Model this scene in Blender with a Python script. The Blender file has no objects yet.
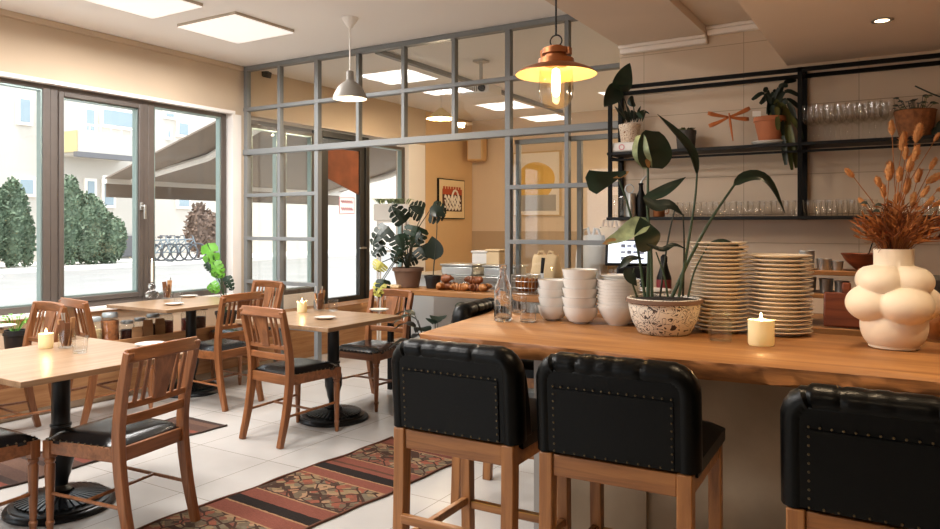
import bpy, bmesh, math, random
from mathutils import Vector, Matrix, Quaternion
random.seed(7)
R = math.radians
PI = math.pi
SC = bpy.context.scene
COL = SC.collection

# ------------------------------------------------------------------ camera
FPX, YAW, HORIZON, EYE = 729.4, R(31.17), 226.0, 1.40
cam_d = bpy.data.cameras.new('camera')
cam_d.sensor_width = 36.0
cam_d.lens = FPX * 36.0 / 940.0
cam_d.shift_y = -(264.5 - HORIZON) / 940.0
cam_d.clip_start = 0.05
cam = bpy.data.objects.new('camera', cam_d)
COL.objects.link(cam)
cam.location = (0, 0, EYE)
cam.rotation_euler = (R(90), 0, YAW)
SC.camera = cam

# ------------------------------------------------------------------ world, sun, exposure
W = bpy.data.worlds.new('world')
SC.world = W
W.use_nodes = True
bg = W.node_tree.nodes['Background']
bg.inputs[0].default_value = (0.86, 0.93, 1.0, 1)
bg.inputs[1].default_value = 1.95
sun_d = bpy.data.lights.new('sun', 'SUN')
sun_d.energy = 3.0
sun_d.angle = R(3)
sun_d.color = (1.0, 0.95, 0.88)
sun = bpy.data.objects.new('sun', sun_d)
COL.objects.link(sun)
sun.rotation_euler = Vector((-0.16, 0.35, -0.92)).to_track_quat('-Z', 'Y').to_euler()
SC.view_settings.view_transform = 'Standard'
SC.view_settings.look = 'None'
SC.view_settings.exposure = 0.70
SC.view_settings.gamma = 1.0
SC.cycles.max_bounces = 10
SC.cycles.diffuse_bounces = 6
SC.cycles.transparent_max_bounces = 24
SC.cycles.caustics_reflective = False
SC.cycles.caustics_refractive = False
SC.cycles.sample_clamp_indirect = 6.0
SC.cycles.use_denoising = True

# sky portals in the window openings (they only steer the sky's sampling)
def portal(loc, sx, sy, rot):
    l = bpy.data.lights.new('window_portal', 'AREA')
    l.shape = 'RECTANGLE'; l.size = sx; l.size_y = sy; l.energy = 1
    l.cycles.is_portal = True
    o = bpy.data.objects.new('window_portal', l); COL.objects.link(o)
    o.location = loc; o.rotation_euler = rot
portal((-6.25, 1.3, 1.62), 2.0, 7.6, (0, R(-90), 0))
portal((-6.25, 6.9, 1.5), 2.4, 3.0, (0, R(-90), 0))
portal((-3.8, -2.65, 1.4), 3.3, 2.4, (R(90), 0, 0))

# ------------------------------------------------------------------ colours and materials
def hx(h):
    h = h.lstrip('#')
    v = [int(h[i:i + 2], 16) / 255 for i in (0, 2, 4)]
    return tuple((c / 12.92 if c <= .04045 else ((c + .055) / 1.055) ** 2.4) for c in v) + (1,)

def newmat(name):
    m = bpy.data.materials.new(name); m.use_nodes = True
    nt = m.node_tree
    return m, nt, nt.nodes['Principled BSDF']

def pmat(name, col, rough=.5, metal=0, noise=0, nscale=8, bump=0, bscale=60, spec=.5, coat=0, emit=None, es=0, sss=0):
    m, nt, b = newmat(name)
    c = hx(col) if isinstance(col, str) else col
    b.inputs['Base Color'].default_value = c
    b.inputs['Roughness'].default_value = rough
    b.inputs['Metallic'].default_value = metal
    b.inputs['Specular IOR Level'].default_value = spec
    b.inputs['Coat Weight'].default_value = coat
    if emit:
        b.inputs['Emission Color'].default_value = hx(emit)
        b.inputs['Emission Strength'].default_value = es
    if sss:
        b.inputs['Subsurface Weight'].default_value = sss
        b.inputs['Subsurface Radius'].default_value = (.02, .012, .006)
    tc = nt.nodes.new('ShaderNodeTexCoord')
    if noise:
        n = nt.nodes.new('ShaderNodeTexNoise'); n.inputs['Scale'].default_value = nscale
        n.inputs['Detail'].default_value = 5
        nt.links.new(tc.outputs['Object'], n.inputs['Vector'])
        r = nt.nodes.new('ShaderNodeValToRGB')
        r.color_ramp.elements[0].position = .3; r.color_ramp.elements[1].position = .7
        r.color_ramp.elements[0].color = tuple(max(0, x * (1 - noise)) for x in c[:3]) + (1,)
        r.color_ramp.elements[1].color = tuple(min(1, x * (1 + noise)) for x in c[:3]) + (1,)
        nt.links.new(n.outputs['Fac'], r.inputs['Fac'])
        nt.links.new(r.outputs['Color'], b.inputs['Base Color'])
    if bump:
        n2 = nt.nodes.new('ShaderNodeTexNoise'); n2.inputs['Scale'].default_value = bscale
        n2.inputs['Detail'].default_value = 4
        nt.links.new(tc.outputs['Object'], n2.inputs['Vector'])
        bp = nt.nodes.new('ShaderNodeBump'); bp.inputs['Strength'].default_value = bump
        bp.inputs['Distance'].default_value = .01
        nt.links.new(n2.outputs['Fac'], bp.inputs['Height'])
        nt.links.new(bp.outputs['Normal'], b.inputs['Normal'])
    return m

def wood(name, c1, c2, axis='X', scale=6, stretch=14, rough=.45, coat=.0, bump=.08, spec=.4):
    m, nt, b = newmat(name)
    tc = nt.nodes.new('ShaderNodeTexCoord'); mp = nt.nodes.new('ShaderNodeMapping')
    s = [scale * stretch * .25] * 3
    s['XYZ'.index(axis)] = scale * .22
    mp.inputs['Scale'].default_value = s
    nt.links.new(tc.outputs['Object'], mp.inputs['Vector'])
    n = nt.nodes.new('ShaderNodeTexNoise'); n.inputs['Scale'].default_value = 1.6
    n.inputs['Detail'].default_value = 8; n.inputs['Roughness'].default_value = .62
    n.inputs['Distortion'].default_value = .7
    nt.links.new(mp.outputs['Vector'], n.inputs['Vector'])
    r = nt.nodes.new('ShaderNodeValToRGB')
    r.color_ramp.elements[0].position = .32; r.color_ramp.elements[1].position = .68
    r.color_ramp.elements[0].color = hx(c2); r.color_ramp.elements[1].color = hx(c1)
    nt.links.new(n.outputs['Fac'], r.inputs['Fac'])
    nt.links.new(r.outputs['Color'], b.inputs['Base Color'])
    b.inputs['Roughness'].default_value = rough
    b.inputs['Coat Weight'].default_value = coat
    b.inputs['Coat Roughness'].default_value = .25
    b.inputs['Specular IOR Level'].default_value = spec
    bp = nt.nodes.new('ShaderNodeBump'); bp.inputs['Strength'].default_value = bump
    bp.inputs['Distance'].default_value = .005
    nt.links.new(n.outputs['Fac'], bp.inputs['Height'])
    nt.links.new(bp.outputs['Normal'], b.inputs['Normal'])
    return m

def glass(name, tint=(1, 1, 1, 1), refl=1.0, rough=0.0, ior=1.45):
    m = bpy.data.materials.new(name); m.use_nodes = True
    nt = m.node_tree; nt.nodes.clear()
    out = nt.nodes.new('ShaderNodeOutputMaterial')
    mx = nt.nodes.new('ShaderNodeMixShader')
    tr = nt.nodes.new('ShaderNodeBsdfTransparent'); tr.inputs[0].default_value = tint
    gl = nt.nodes.new('ShaderNodeBsdfGlossy'); gl.inputs['Roughness'].default_value = rough
    f0 = ((ior - 1) / (ior + 1)) ** 2
    lw = nt.nodes.new('ShaderNodeLayerWeight'); lw.inputs['Blend'].default_value = .5
    pw = nt.nodes.new('ShaderNodeMath'); pw.operation = 'POWER'; pw.inputs[1].default_value = 5
    nt.links.new(lw.outputs['Facing'], pw.inputs[0])
    mu = nt.nodes.new('ShaderNodeMath'); mu.operation = 'MULTIPLY_ADD'; mu.use_clamp = True
    mu.inputs[1].default_value = (1 - f0) * refl; mu.inputs[2].default_value = f0 * refl
    nt.links.new(pw.outputs[0], mu.inputs[0])
    nt.links.new(mu.outputs[0], mx.inputs[0])
    nt.links.new(tr.outputs[0], mx.inputs[1]); nt.links.new(gl.outputs[0], mx.inputs[2])
    nt.links.new(mx.outputs[0], out.inputs[0])
    return m

def rglass(name, rough=0.0, ior=1.45, tint=(1, 1, 1, 1)):
    m, nt, b = newmat(name)
    b.inputs['Base Color'].default_value = tint; b.inputs['Roughness'].default_value = rough
    b.inputs['IOR'].default_value = ior; b.inputs['Transmission Weight'].default_value = 1
    return m
def tiles(name, col, grout, sx, sy, axes='XY', gw=.004, rough=.35, var=.05, off=(0, 0), bump=.15, noise=.05):
    m, nt, b = newmat(name)
    tc = nt.nodes.new('ShaderNodeTexCoord'); sep = nt.nodes.new('ShaderNodeSeparateXYZ')
    nt.links.new(tc.outputs['Object'], sep.inputs[0])
    def M(op, a, bb=None):
        n = nt.nodes.new('ShaderNodeMath'); n.operation = op
        for i, v in enumerate((a, bb)):
            if v is None: continue
            if isinstance(v, (int, float)): n.inputs[i].default_value = v
            else: nt.links.new(v, n.inputs[i])
        return n.outputs[0]
    fr, ids = [], []
    for ax, s, o in zip(axes, (sx, sy), off):
        v = M('DIVIDE', M('SUBTRACT', sep.outputs['XYZ'.index(ax)], o), s)
        f = M('FRACT', v); ids.append(M('FLOOR', v))
        fr.append(M('MULTIPLY', M('MINIMUM', f, M('SUBTRACT', 1.0, f)), s))
    d = M('MINIMUM', fr[0], fr[1])
    g = M('LESS_THAN', d, gw / 2)
    cmb = nt.nodes.new('ShaderNodeCombineXYZ')
    nt.links.new(ids[0], cmb.inputs[0]); nt.links.new(ids[1], cmb.inputs[1])
    wn = nt.nodes.new('ShaderNodeTexWhiteNoise'); nt.links.new(cmb.outputs[0], wn.inputs['Vector'])
    n = nt.nodes.new('ShaderNodeTexNoise'); n.inputs['Scale'].default_value = 5; n.inputs['Detail'].default_value = 6
    nt.links.new(tc.outputs['Object'], n.inputs['Vector'])
    val = M('ADD', M('MULTIPLY', M('SUBTRACT', wn.outputs['Value'], .5), var * 2), M('ADD', 1.0, M('MULTIPLY', M('SUBTRACT', n.outputs['Fac'], .5), noise * 4)))
    hs = nt.nodes.new('ShaderNodeHueSaturation'); hs.inputs['Color'].default_value = hx(col)
    nt.links.new(val, hs.inputs['Value'])
    mx = nt.nodes.new('ShaderNodeMix'); mx.data_type = 'RGBA'
    nt.links.new(g, mx.inputs['Factor']); nt.links.new(hs.outputs[0], mx.inputs['A'])
    mx.inputs['B'].default_value = hx(grout)
    nt.links.new(mx.outputs['Result'], b.inputs['Base Color'])
    b.inputs['Roughness'].default_value = rough
    bp = nt.nodes.new('ShaderNodeBump'); bp.inputs['Strength'].default_value = bump; bp.inputs['Distance'].default_value = .004
    nt.links.new(M('SUBTRACT', 1.0, g), bp.inputs['Height']); nt.links.new(bp.outputs['Normal'], b.inputs['Normal'])
    return m

M = {}
M['ceiling'] = pmat('ceiling_plaster', '#f3f0ed', .9)
M['ceiling_bar'] = pmat('bar_ceiling_plaster', '#dccbb8', .9, noise=.02, nscale=3)
M['wall'] = pmat('warm_plaster', '#c8b49c', .9, noise=.03, nscale=2, bump=.05, bscale=90)
M['wall_white'] = pmat('white_plaster', '#ece7e2', .85)
M['wall_gold'] = pmat('ochre_plaster', '#d3b083', .9, noise=.03, nscale=2)
M['wall_far'] = pmat('pale_far_plaster', '#d8c1a4', .9, noise=.02, nscale=2)
M['wainscot'] = pmat('wainscot_paint', '#b59b7c', .8)
M['trim'] = pmat('white_trim', '#efe6dc', .7)
M['floor'] = tiles('floor_tile', '#b3afaa', '#857e76', .61, .61, 'XY', .005, .27, .02, (-3.89, 3.1), .1, .03)
M['walltile'] = tiles('wall_tile', '#c9b39a', '#a08c76', .612, .40, 'XZ', .004, .5, .02, (-.249, 2.10), .12, .04)
M['frame'] = pmat('window_frame_brown', '#544b45', .5, noise=.06, nscale=12)
M['alu'] = pmat('window_aluminium', '#8fa09e', .35, .6)
M['pane'] = glass('window_glass', (.985, .995, .99, 1), .9, 0, 1.45)
M['pgrey'] = pmat('partition_grey_paint', '#7b7e7f', .45)
M['ppane'] = glass('partition_glass', (.97, .97, .955, 1), 1.1, 0, 1.5)
M['oakchair'] = wood('chair_wood', '#96603a', '#6a3f21', 'Z', 7, 12, .35, .25)
M['oakseat'] = wood('chair_rail_wood', '#96603a', '#6a3f21', 'X', 7, 12, .35, .25)
M['tabletop'] = wood('table_oak', '#a18468', '#826548', 'Y', 5, 12, .33, .2)
M['bar'] = wood('bar_oak', '#ab7845', '#82542b', 'X', 3.2, 10, .5, .04, .06)
M['baredge'] = wood('bar_bark_edge', '#b5763c', '#6a3f1f', 'X', 5, 14, .6, 0, .5)
M['stoolwood'] = wood('stool_oak', '#a8713f', '#774a26', 'Z', 6, 12, .42, .1)
M['stoolrail'] = wood('stool_rail_oak', '#a8713f', '#774a26', 'X', 6, 12, .42, .1)
M['leather'] = pmat('black_leather', '#040505', .33, spec=.15, bump=.08, bscale=120)
M['seatleather'] = pmat('black_seat_leather', '#0a0b0d', .22, spec=.5, bump=.06, bscale=120)
M['nail'] = pmat('brass_nail', '#6b5d47', .4, 1)
M['brass'] = pmat('brass', '#b98a4a', .3, 1)
M['iron'] = pmat('black_cast_iron', '#1b1d1f', .28, .5, spec=.6, bump=.06, bscale=80)
M['blackmetal'] = pmat('black_metal', '#090807', .6, 0, spec=.15)
M['barpanel'] = pmat('bar_front_concrete', '#9c8870', .75, noise=.2, nscale=4, bump=.1, bscale=14)
M['greypost'] = pmat('bar_end_grey', '#9a9691', .6)
M['china'] = pmat('white_china', '#e6dfd5', .18, spec=.6, coat=.4)
M['china_cream'] = pmat('cream_stoneware', '#e0d0b8', .28, spec=.6, coat=.3, noise=.04, nscale=10)
M['bowl'] = pmat('white_bowl_glaze', '#e8e5df', .2, spec=.6, coat=.3)
M['vase'] = pmat('matte_cream_vase', '#efe0ca', .6, bump=.05, bscale=50)
M['terracotta'] = pmat('terracotta', '#b06a45', .8, noise=.12, nscale=9, bump=.1)
M['claypot'] = pmat('brown_clay', '#735847', .8, noise=.15, nscale=7)
M['darkpot'] = pmat('dark_grey_pot', '#45413d', .7, noise=.1)
M['blackpot'] = pmat('black_plastic_pot', '#17181a', .5)
M['soil'] = pmat('potting_soil', '#241a13', .95, noise=.4, nscale=40, bump=.6, bscale=60)
M['leaf'] = pmat('deep_green_leaf', '#1a3020', .38, noise=.25, nscale=14, spec=.5)
M['leaf2'] = pmat('dark_leaf', '#132318', .42, noise=.25, nscale=12)
M['leaf_bright'] = pmat('bright_green_leaf', '#5d9a30', .4, noise=.25, nscale=12)
M['leaf_yellow'] = pmat('yellowing_leaf', '#a9a347', .5, noise=.2, nscale=20)
M['leaf_var'] = pmat('variegated_leaf', '#8d9a72', .5, noise=.45, nscale=26)
M['leaf_dry'] = pmat('browned_leaf', '#9a7442', .6, noise=.35, nscale=20)
M['stem'] = pmat('green_stem', '#33452a', .5, noise=.2)
M['stem_dark'] = pmat('dark_stem', '#262a1a', .5, noise=.2)
M['olive'] = pmat('olive_leaf', '#56592c', .5, noise=.3, nscale=15)
M['dry'] = pmat('dried_grass', '#a4632c', .8, noise=.25, nscale=20)
M['dry2'] = pmat('dried_grass_dark', '#7c431c', .85, noise=.25, nscale=20)
M['bunny'] = pmat('bunny_tail', '#d6965a', .9, noise=.15, nscale=60, bump=.8, bscale=200)
M['glass'] = glass('clear_glass', (.97, .975, .97, 1), 1.25, 0.0, 1.5)
M['glassw'] = glass('wine_glass', (.985, .98, .97, 1), 1.1, .02, 1.5)
M['rglass'] = rglass('bottle_glass')
M['water'] = glass('water', (.93, .95, .95, 1), .8, 0, 1.33)
M['wax'] = pmat('candle_wax', '#efe0b6', .5, sss=.3, emit='#ffc864', es=.10)
M['waxw'] = pmat('white_wax', '#efe3d3', .5, sss=.2)
M['flame'] = pmat('candle_flame', '#fff0c0', .5, emit='#ffd890', es=18)
M['wick'] = pmat('wick', '#1a1410', .9)
M['amberglass'] = glass('amber_glass', (1, .86, .6, 1), 1.0, .02, 1.45)
M['paper'] = pmat('kraft_paper', '#a77d55', .85, noise=.1)
M['brown'] = pmat('brown_napkin', '#6b4327', .85, noise=.2)
M['steel'] = pmat('brushed_steel', '#b9b8b4', .3, .9)
M['plasticw'] = pmat('white_plastic', '#e8e4de', .4)
M['bagw'] = pmat('white_bag', '#d7d4cf', .8, noise=.06)
M['bagc'] = pmat('cream_bag', '#e3c79d', .8, noise=.06)
M['pastry'] = pmat('baked_pastry', '#7a431f', .55, noise=.4, nscale=18, bump=.3, bscale=40)
M['pastry2'] = pmat('golden_pastry', '#a86d38', .55, noise=.3, nscale=18, bump=.3, bscale=40)
M['bread'] = pmat('bread_crust', '#b97b3a', .7, noise=.3, nscale=14, bump=.3)
M['screen'] = pmat('till_screen', '#dfe6f2', .3, emit='#dfe8f8', es=.9)
M['screenink'] = pmat('till_screen_blocks', '#8a93a8', .3)
M['plainblack'] = pmat('black_plastic', '#0d0c0c', .5, spec=.25)
M['beige'] = pmat('beige_plastic', '#cda878', .6)
M['copper'] = pmat('copper_shade', '#a8683e', .35, .7, noise=.12, nscale=10)
M['enamel'] = pmat('cream_enamel', '#e6cf96', .35, spec=.5)
M['greyshade'] = pmat('grey_lamp_shade', '#8b867e', .5)
M['whitelamp'] = pmat('white_lamp_inside', '#efe6d8', .6)
M['bulb'] = pmat('lit_bulb', '#fff2d0', .3, emit='#ffd79a', es=22)
M['bulb_soft'] = pmat('lit_bulb_soft', '#fff2d0', .3, emit='#ffdcae', es=6)
M['globe'] = glass('lamp_globe_glass', (1, .93, .8, 1), 2.2, .05, 1.5)
M['panel_lit'] = pmat('white_light_panel', '#f6f2ee', .8, emit='#fff6ee', es=.38)
M['panel_edge'] = pmat('panel_edge', '#b5a998', .7)
M['orangewood'] = pmat('orange_wood', '#c4703a', .6)
M['redwood'] = wood('red_brown_board', '#8a4524', '#5e2a14', 'X', 6, 12, .5)
M['backwood'] = wood('back_counter_oak', '#a3703f', '#7a4c26', 'X', 5, 12, .5)
M['ledgewood'] = wood('ledge_oak', '#b98a5e', '#966640', 'Y', 5, 12, .5)
M['rope'] = pmat('basket_weave', '#8a5630', .85, noise=.3, nscale=40, bump=.6, bscale=70)
M['pink'] = pmat('pink_sign_paint', '#e2929a', .6)
M['curtain'] = pmat('rust_paper_shade', '#7a452c', .8, noise=.25, nscale=5)
M['black_door'] = pmat('black_door_paint', '#20201f', .45)
M['cookie'] = pmat('biscuits', '#a9683a', .8, noise=.4, nscale=30, bump=.5)
M['grain'] = pmat('pale_grain', '#c9b184', .85, noise=.3, nscale=60)
M['spice'] = pmat('dark_preserve', '#3b1512', .5, noise=.5, nscale=25)
M['berry'] = pmat('red_preserve', '#7c2a2c', .5, noise=.5, nscale=25)
M['lidblue'] = pmat('pale_jar_lid', '#b7c0c2', .3, .5)
M['facade'] = pmat('white_facade', '#c4bcb2', .9, noise=.03, nscale=.6)
M['facade2'] = pmat('cream_balcony', '#c9b98a', .9)
M['facade_win'] = pmat('far_window_glass', '#8f9ea6', .15, spec=.6)
M['facade_dark'] = pmat('dark_opening', '#6c6a6c', .7)
M['asphalt'] = pmat('pale_asphalt', '#8d8b89', .9, noise=.08, nscale=.8)
M['pave'] = pmat('pale_pavement', '#d2cdc6', .9, noise=.05, nscale=2)
M['awning'] = pmat('grey_awning_cloth', '#85786d', .9)
M['awnarm'] = pmat('white_awning_arm', '#ded9d3', .5)
M['hedge'] = pmat('hedge_leaf', '#5f6f58', .7, noise=.35, nscale=3)
M['shrubred'] = pmat('rusty_shrub', '#6e5a4e', .8, noise=.3, nscale=3)
M['bike'] = pmat('bicycle_paint', '#7d8b94', .5)
M['tyre'] = pmat('tyre_rubber', '#4a4d52', .8)
M['postcream'] = pmat('poster_cream', '#e6cda0', .7)
M['postdark'] = pmat('poster_dark', '#4c2a16', .7)
M['postred'] = pmat('poster_red', '#b04a25', .7)
M['postyellow'] = pmat('print_yellow', '#dcae52', .8)
M['postgrey'] = pmat('print_grey', '#a39c92', .8)
M['postpaper'] = pmat('print_paper', '#e8dccb', .8)
M['oakframe'] = pmat('thin_frame', '#c9a875', .6)
M['tray'] = pmat('tray_lid', '#c9cccb', .3, .7)

# ------------------------------------------------------------------ mesh builder
def V(*a): return Vector(a)

class MB:
    def __init__(self):
        self.v = []; self.f = []; self.mi = []; self.cur = 0
    def add(self, vs, fs):
        o = len(self.v)
        self.v += [tuple(p) for p in vs]
        for f in fs:
            self.f.append([o + i for i in f]); self.mi.append(self.cur)
        return self
    def box(self, c, s, rot=None):
        x, y, z = (d / 2 for d in s)
        vs = [Vector((a * x, b * y, d * z)) for a in (-1, 1) for b in (-1, 1) for d in (-1, 1)]
        if rot is not None: vs = [rot @ p for p in vs]
        vs = [p + Vector(c) for p in vs]
        return self.add(vs, [(0, 1, 3, 2), (4, 6, 7, 5), (0, 4, 5, 1), (2, 3, 7, 6), (0, 2, 6, 4), (1, 5, 7, 3)])
    def bx(self, x0, x1, y0, y1, z0, z1):
        return self.box(((x0 + x1) / 2, (y0 + y1) / 2, (z0 + z1) / 2), (abs(x1 - x0), abs(y1 - y0), abs(z1 - z0)))
    def lathe(self, prof, c=(0, 0, 0), n=24, cap=True, axis=None, mod=None):
        c = Vector(c); vs = []; fs = []
        q = Vector((0, 0, 1)).rotation_difference(Vector(axis)) if axis is not None else None
        for (r, z) in prof:
            for k in range(n):
                a = 2 * PI * k / n
                rr = r * (mod(a, z) if mod else 1)
                p = Vector((rr * math.cos(a), rr * math.sin(a), z))
                if q: p = q @ p
                vs.append(c + p)
        m = len(prof)
        for i in range(m - 1):
            for k in range(n):
                k2 = (k + 1) % n
                fs.append((i * n + k, i * n + k2, (i + 1) * n + k2, (i + 1) * n + k))
        if cap:
            fs.append(tuple(reversed(range(n)))); fs.append(tuple((m - 1) * n + k for k in range(n)))
        return self.add(vs, fs)
    def tube(self, pts, rad, n=8, cap=True):
        pts = [Vector(p) for p in pts]
        m = len(pts)
        rads = rad if isinstance(rad, (list, tuple)) else [rad] * m
        vs = []; fs = []
        t0 = (pts[1] - pts[0]).normalized()
        u = t0.orthogonal().normalized()
        for i in range(m):
            t = (pts[min(i + 1, m - 1)] - pts[max(i - 1, 0)]).normalized()
            u = (u - t * u.dot(t))
            if u.length < 1e-6: u = t.orthogonal()
            u.normalize(); w = t.cross(u)
            for k in range(n):
                a = 2 * PI * k / n
                vs.append(pts[i] + (u * math.cos(a) + w * math.sin(a)) * rads[i])
        for i in range(m - 1):
            for k in range(n):
                k2 = (k + 1) % n
                fs.append((i * n + k, i * n + k2, (i + 1) * n + k2, (i + 1) * n + k))
        if cap:
            fs.append(tuple(reversed(range(n)))); fs.append(tuple((m - 1) * n + k for k in range(n)))
        return self.add(vs, fs)
    def sweep(self, pts, w, d, side=(1, 0, 0)):
        """rectangular section: w along side, d across; w and d may be lists"""
        pts = [Vector(p) for p in pts]; m = len(pts); s = Vector(side).normalized()
        ws = w if isinstance(w, (list, tuple)) else [w] * m
        ds = d if isinstance(d, (list, tuple)) else [d] * m
        vs = []; fs = []
        for i in range(m):
            t = (pts[min(i + 1, m - 1)] - pts[max(i - 1, 0)]).normalized()
            s2 = (s - t * s.dot(t)).normalized(); b = t.cross(s2)
            for a, e in ((-1, -1), (1, -1), (1, 1), (-1, 1)):
                vs.append(pts[i] + s2 * (a * ws[i] / 2) + b * (e * ds[i] / 2))
        for i in range(m - 1):
            for k in range(4):
                k2 = (k + 1) % 4
                fs.append((i * 4 + k, i * 4 + k2, (i + 1) * 4 + k2, (i + 1) * 4 + k))
        fs.append((3, 2, 1, 0)); fs.append(tuple((m - 1) * 4 + k for k in range(4)))
        return self.add(vs, fs)
    def prism(self, poly, z0, z1):
        n = len(poly)
        vs = [(x, y, z0) for x, y in poly] + [(x, y, z1) for x, y in poly]
        fs = [tuple(reversed(range(n))), tuple(n + k for k in range(n))]
        fs += [(k, (k + 1) % n, n + (k + 1) % n, n + k) for k in range(n)]
        return self.add(vs, fs)
    def ball(self, c, r, n=10, m=7, sc=(1, 1, 1), rot=None, jit=0):
        vs = []; fs = []; c = Vector(c)
        for i in range(1, m):
            th = PI * i / m
            for k in range(n):
                a = 2 * PI * k / n
                j = 1 + random.uniform(-jit, jit)
                p = Vector((math.sin(th) * math.cos(a) * sc[0], math.sin(th) * math.sin(a) * sc[1], math.cos(th) * sc[2])) * r * j
                if rot is not None: p = rot @ p
                vs.append(c + p)
        p = Vector((0, 0, sc[2] * r)); q = -p
        if rot is not None: p = rot @ p; q = rot @ q
        vs += [c + p, c + q]; T = len(vs) - 2; B = T + 1
        for i in range(m - 2):
            for k in range(n):
                k2 = (k + 1) % n
                fs.append((i * n + k, (i + 1) * n + k, (i + 1) * n + k2, i * n + k2))
        for k in range(n):
            k2 = (k + 1) % n
            fs.append((T, k, k2)); fs.append((B, (m - 2) * n + k2, (m - 2) * n + k))
        return self.add(vs, fs)
    def leaf(self, pts, width, up, fold=.2, shape=None, n=9, curl=0):
        """a leaf blade along a smooth midrib through pts; up = the side it shows"""
        pts = [Vector(p) for p in pts]; up = Vector(up).normalized()
        mid = smooth(pts, n)
        shape = shape or (lambda t: math.sin(PI * min(1, t * 1.02) ** .75) ** .8)
        vs = []; fs = []
        for i, p in enumerate(mid):
            t = i / (n - 1)
            tg = (mid[min(i + 1, n - 1)] - mid[max(i - 1, 0)]).normalized()
            s = tg.cross(up)
            if s.length < 1e-4: s = tg.orthogonal()
            s.normalize(); nn = s.cross(tg).normalized()
            w = max(.0008, width * max(0, shape(t)) / 2)
            for e in (-1, -.5, 0, .5, 1):
                vs.append(p + s * (e * w) + nn * (fold * abs(e) * w - curl * e * e * w))
        for i in range(n - 1):
            for k in range(4):
                a = i * 5 + k
                fs.append((a, a + 1, a + 6, a + 5))
        return self.add(vs, fs)
    def build(self, name, mat, parent=None, loc=None, rotz=0, smooth_ang=38, bevel=0, seg=2, mats=None, solid=0):
        me = bpy.data.meshes.new(name)
        me.from_pydata(self.v, [], self.f)
        bm = bmesh.new(); bm.from_mesh(me)
        bmesh.ops.recalc_face_normals(bm, faces=bm.faces)
        bm.to_mesh(me); bm.free()
        for mm in (mats or [mat]): me.materials.append(mm)
        if mats:
            me.polygons.foreach_set('material_index', self.mi)
        me.polygons.foreach_set('use_smooth', [True] * len(me.polygons))
        me.set_sharp_from_angle(angle=R(smooth_ang))
        o = bpy.data.objects.new(name, me); COL.objects.link(o)
        if parent is not None: o.parent = parent
        if loc is not None: o.location = loc
        if rotz: o.rotation_euler.z = rotz
        if bevel:
            b = o.modifiers.new('bevel', 'BEVEL'); b.width = bevel; b.segments = seg
            b.limit_method = 'ANGLE'; b.angle_limit = R(40)
        if solid:
            b = o.modifiers.new('solidify', 'SOLIDIFY'); b.thickness = solid
        return o

def smooth(pts, n):
    """Catmull-Rom through pts, n samples"""
    pts = [Vector(p) for p in pts]
    if len(pts) == 2: return [pts[0].lerp(pts[1], i / (n - 1)) for i in range(n)]
    P = [pts[0] * 2 - pts[1]] + pts + [pts[-1] * 2 - pts[-2]]
    out = []
    S = len(pts) - 1
    for i in range(n):
        u = i / (n - 1) * S; k = min(int(u), S - 1); t = u - k
        a, b, c, d = P[k:k + 4]
        out.append(.5 * ((2 * b) + (c - a) * t + (2 * a - 5 * b + 4 * c - d) * t * t + (3 * b - a - 3 * c + d) * t ** 3))
    return out

def thing(name, label, cat, loc=(0, 0, 0), rotz=0, group=None):
    o = bpy.data.objects.new(name, None); COL.objects.link(o)
    o.empty_display_size = .1
    o.location = loc; o.rotation_euler = (0, 0, rotz)
    return tag(o, label, cat, group)
def tag(o, label, cat, group=None):
    o['label'] = label; o['category'] = cat
    if group: o['group'] = group
    return o
def struct(o):
    o['kind'] = 'structure'; return o
def kids(o): return [c for c in COL.objects if c.parent == o]
def dup(root, loc, rotz, label, group=None, tree=None):
    r = root.copy(); COL.objects.link(r); r.location = loc; r.rotation_euler = (0, 0, rotz)
    r['label'] = label
    if group: r['group'] = group
    for ch, sub in tree:
        c = ch.copy(); COL.objects.link(c); c.parent = r
        for g in sub:
            d = g.copy(); COL.objects.link(d); d.parent = c
    return r
def tree_of(o): return [(c, kids(c)) for c in kids(o)]
ORD = ['topmost', 'second', 'third', 'fourth', 'fifth', 'sixth', 'seventh', 'eighth', 'ninth', 'tenth', 'eleventh', 'twelfth', 'thirteenth', 'fourteenth', 'fifteenth', 'sixteenth', 'seventeenth', 'eighteenth', 'nineteenth', 'twentieth', 'twenty-first', 'twenty-second', 'twenty-third', 'twenty-fourth', 'twenty-fifth']

S_, C_ = math.sin(YAW), math.cos(YAW)
def ray(px, py):
    r = (px - 470) / FPX
    return Vector((-S_ + r * C_, C_ + r * S_, (HORIZON - py) / FPX))
def pt(px, py, d): return Vector((0, 0, EYE)) + ray(px, py) * d
def on_z(px, py, z):
    d = ray(px, py); return Vector((0, 0, EYE)) + d * ((z - EYE) / d.z)
def on_y(px, py, y):
    d = ray(px, py); return Vector((0, 0, EYE)) + d * (y / d.y)
def on_x(px, py, x):
    d = ray(px, py); return Vector((0, 0, EYE)) + d * (x / d.x)

# ================================================================== ROOM
XW, YP, ZC = -6.0, 5.35, 3.07          # window wall, glazed partition, ceiling
YF = 9.98                              # far wall of the second room
YT = 4.60                              # tiled bar wall
XR, YB = 2.6, -2.5                     # walls beside and behind the camera
struct(MB().bx(XW - .25, XR + .2, YB - .2, YF + .2, -.12, 0).build('floor', M['floor']))
struct(MB().bx(XW - .25, XR + .2, YB - .2, YF + .2, ZC, ZC + .2).build('ceiling', M['ceiling']))
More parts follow.
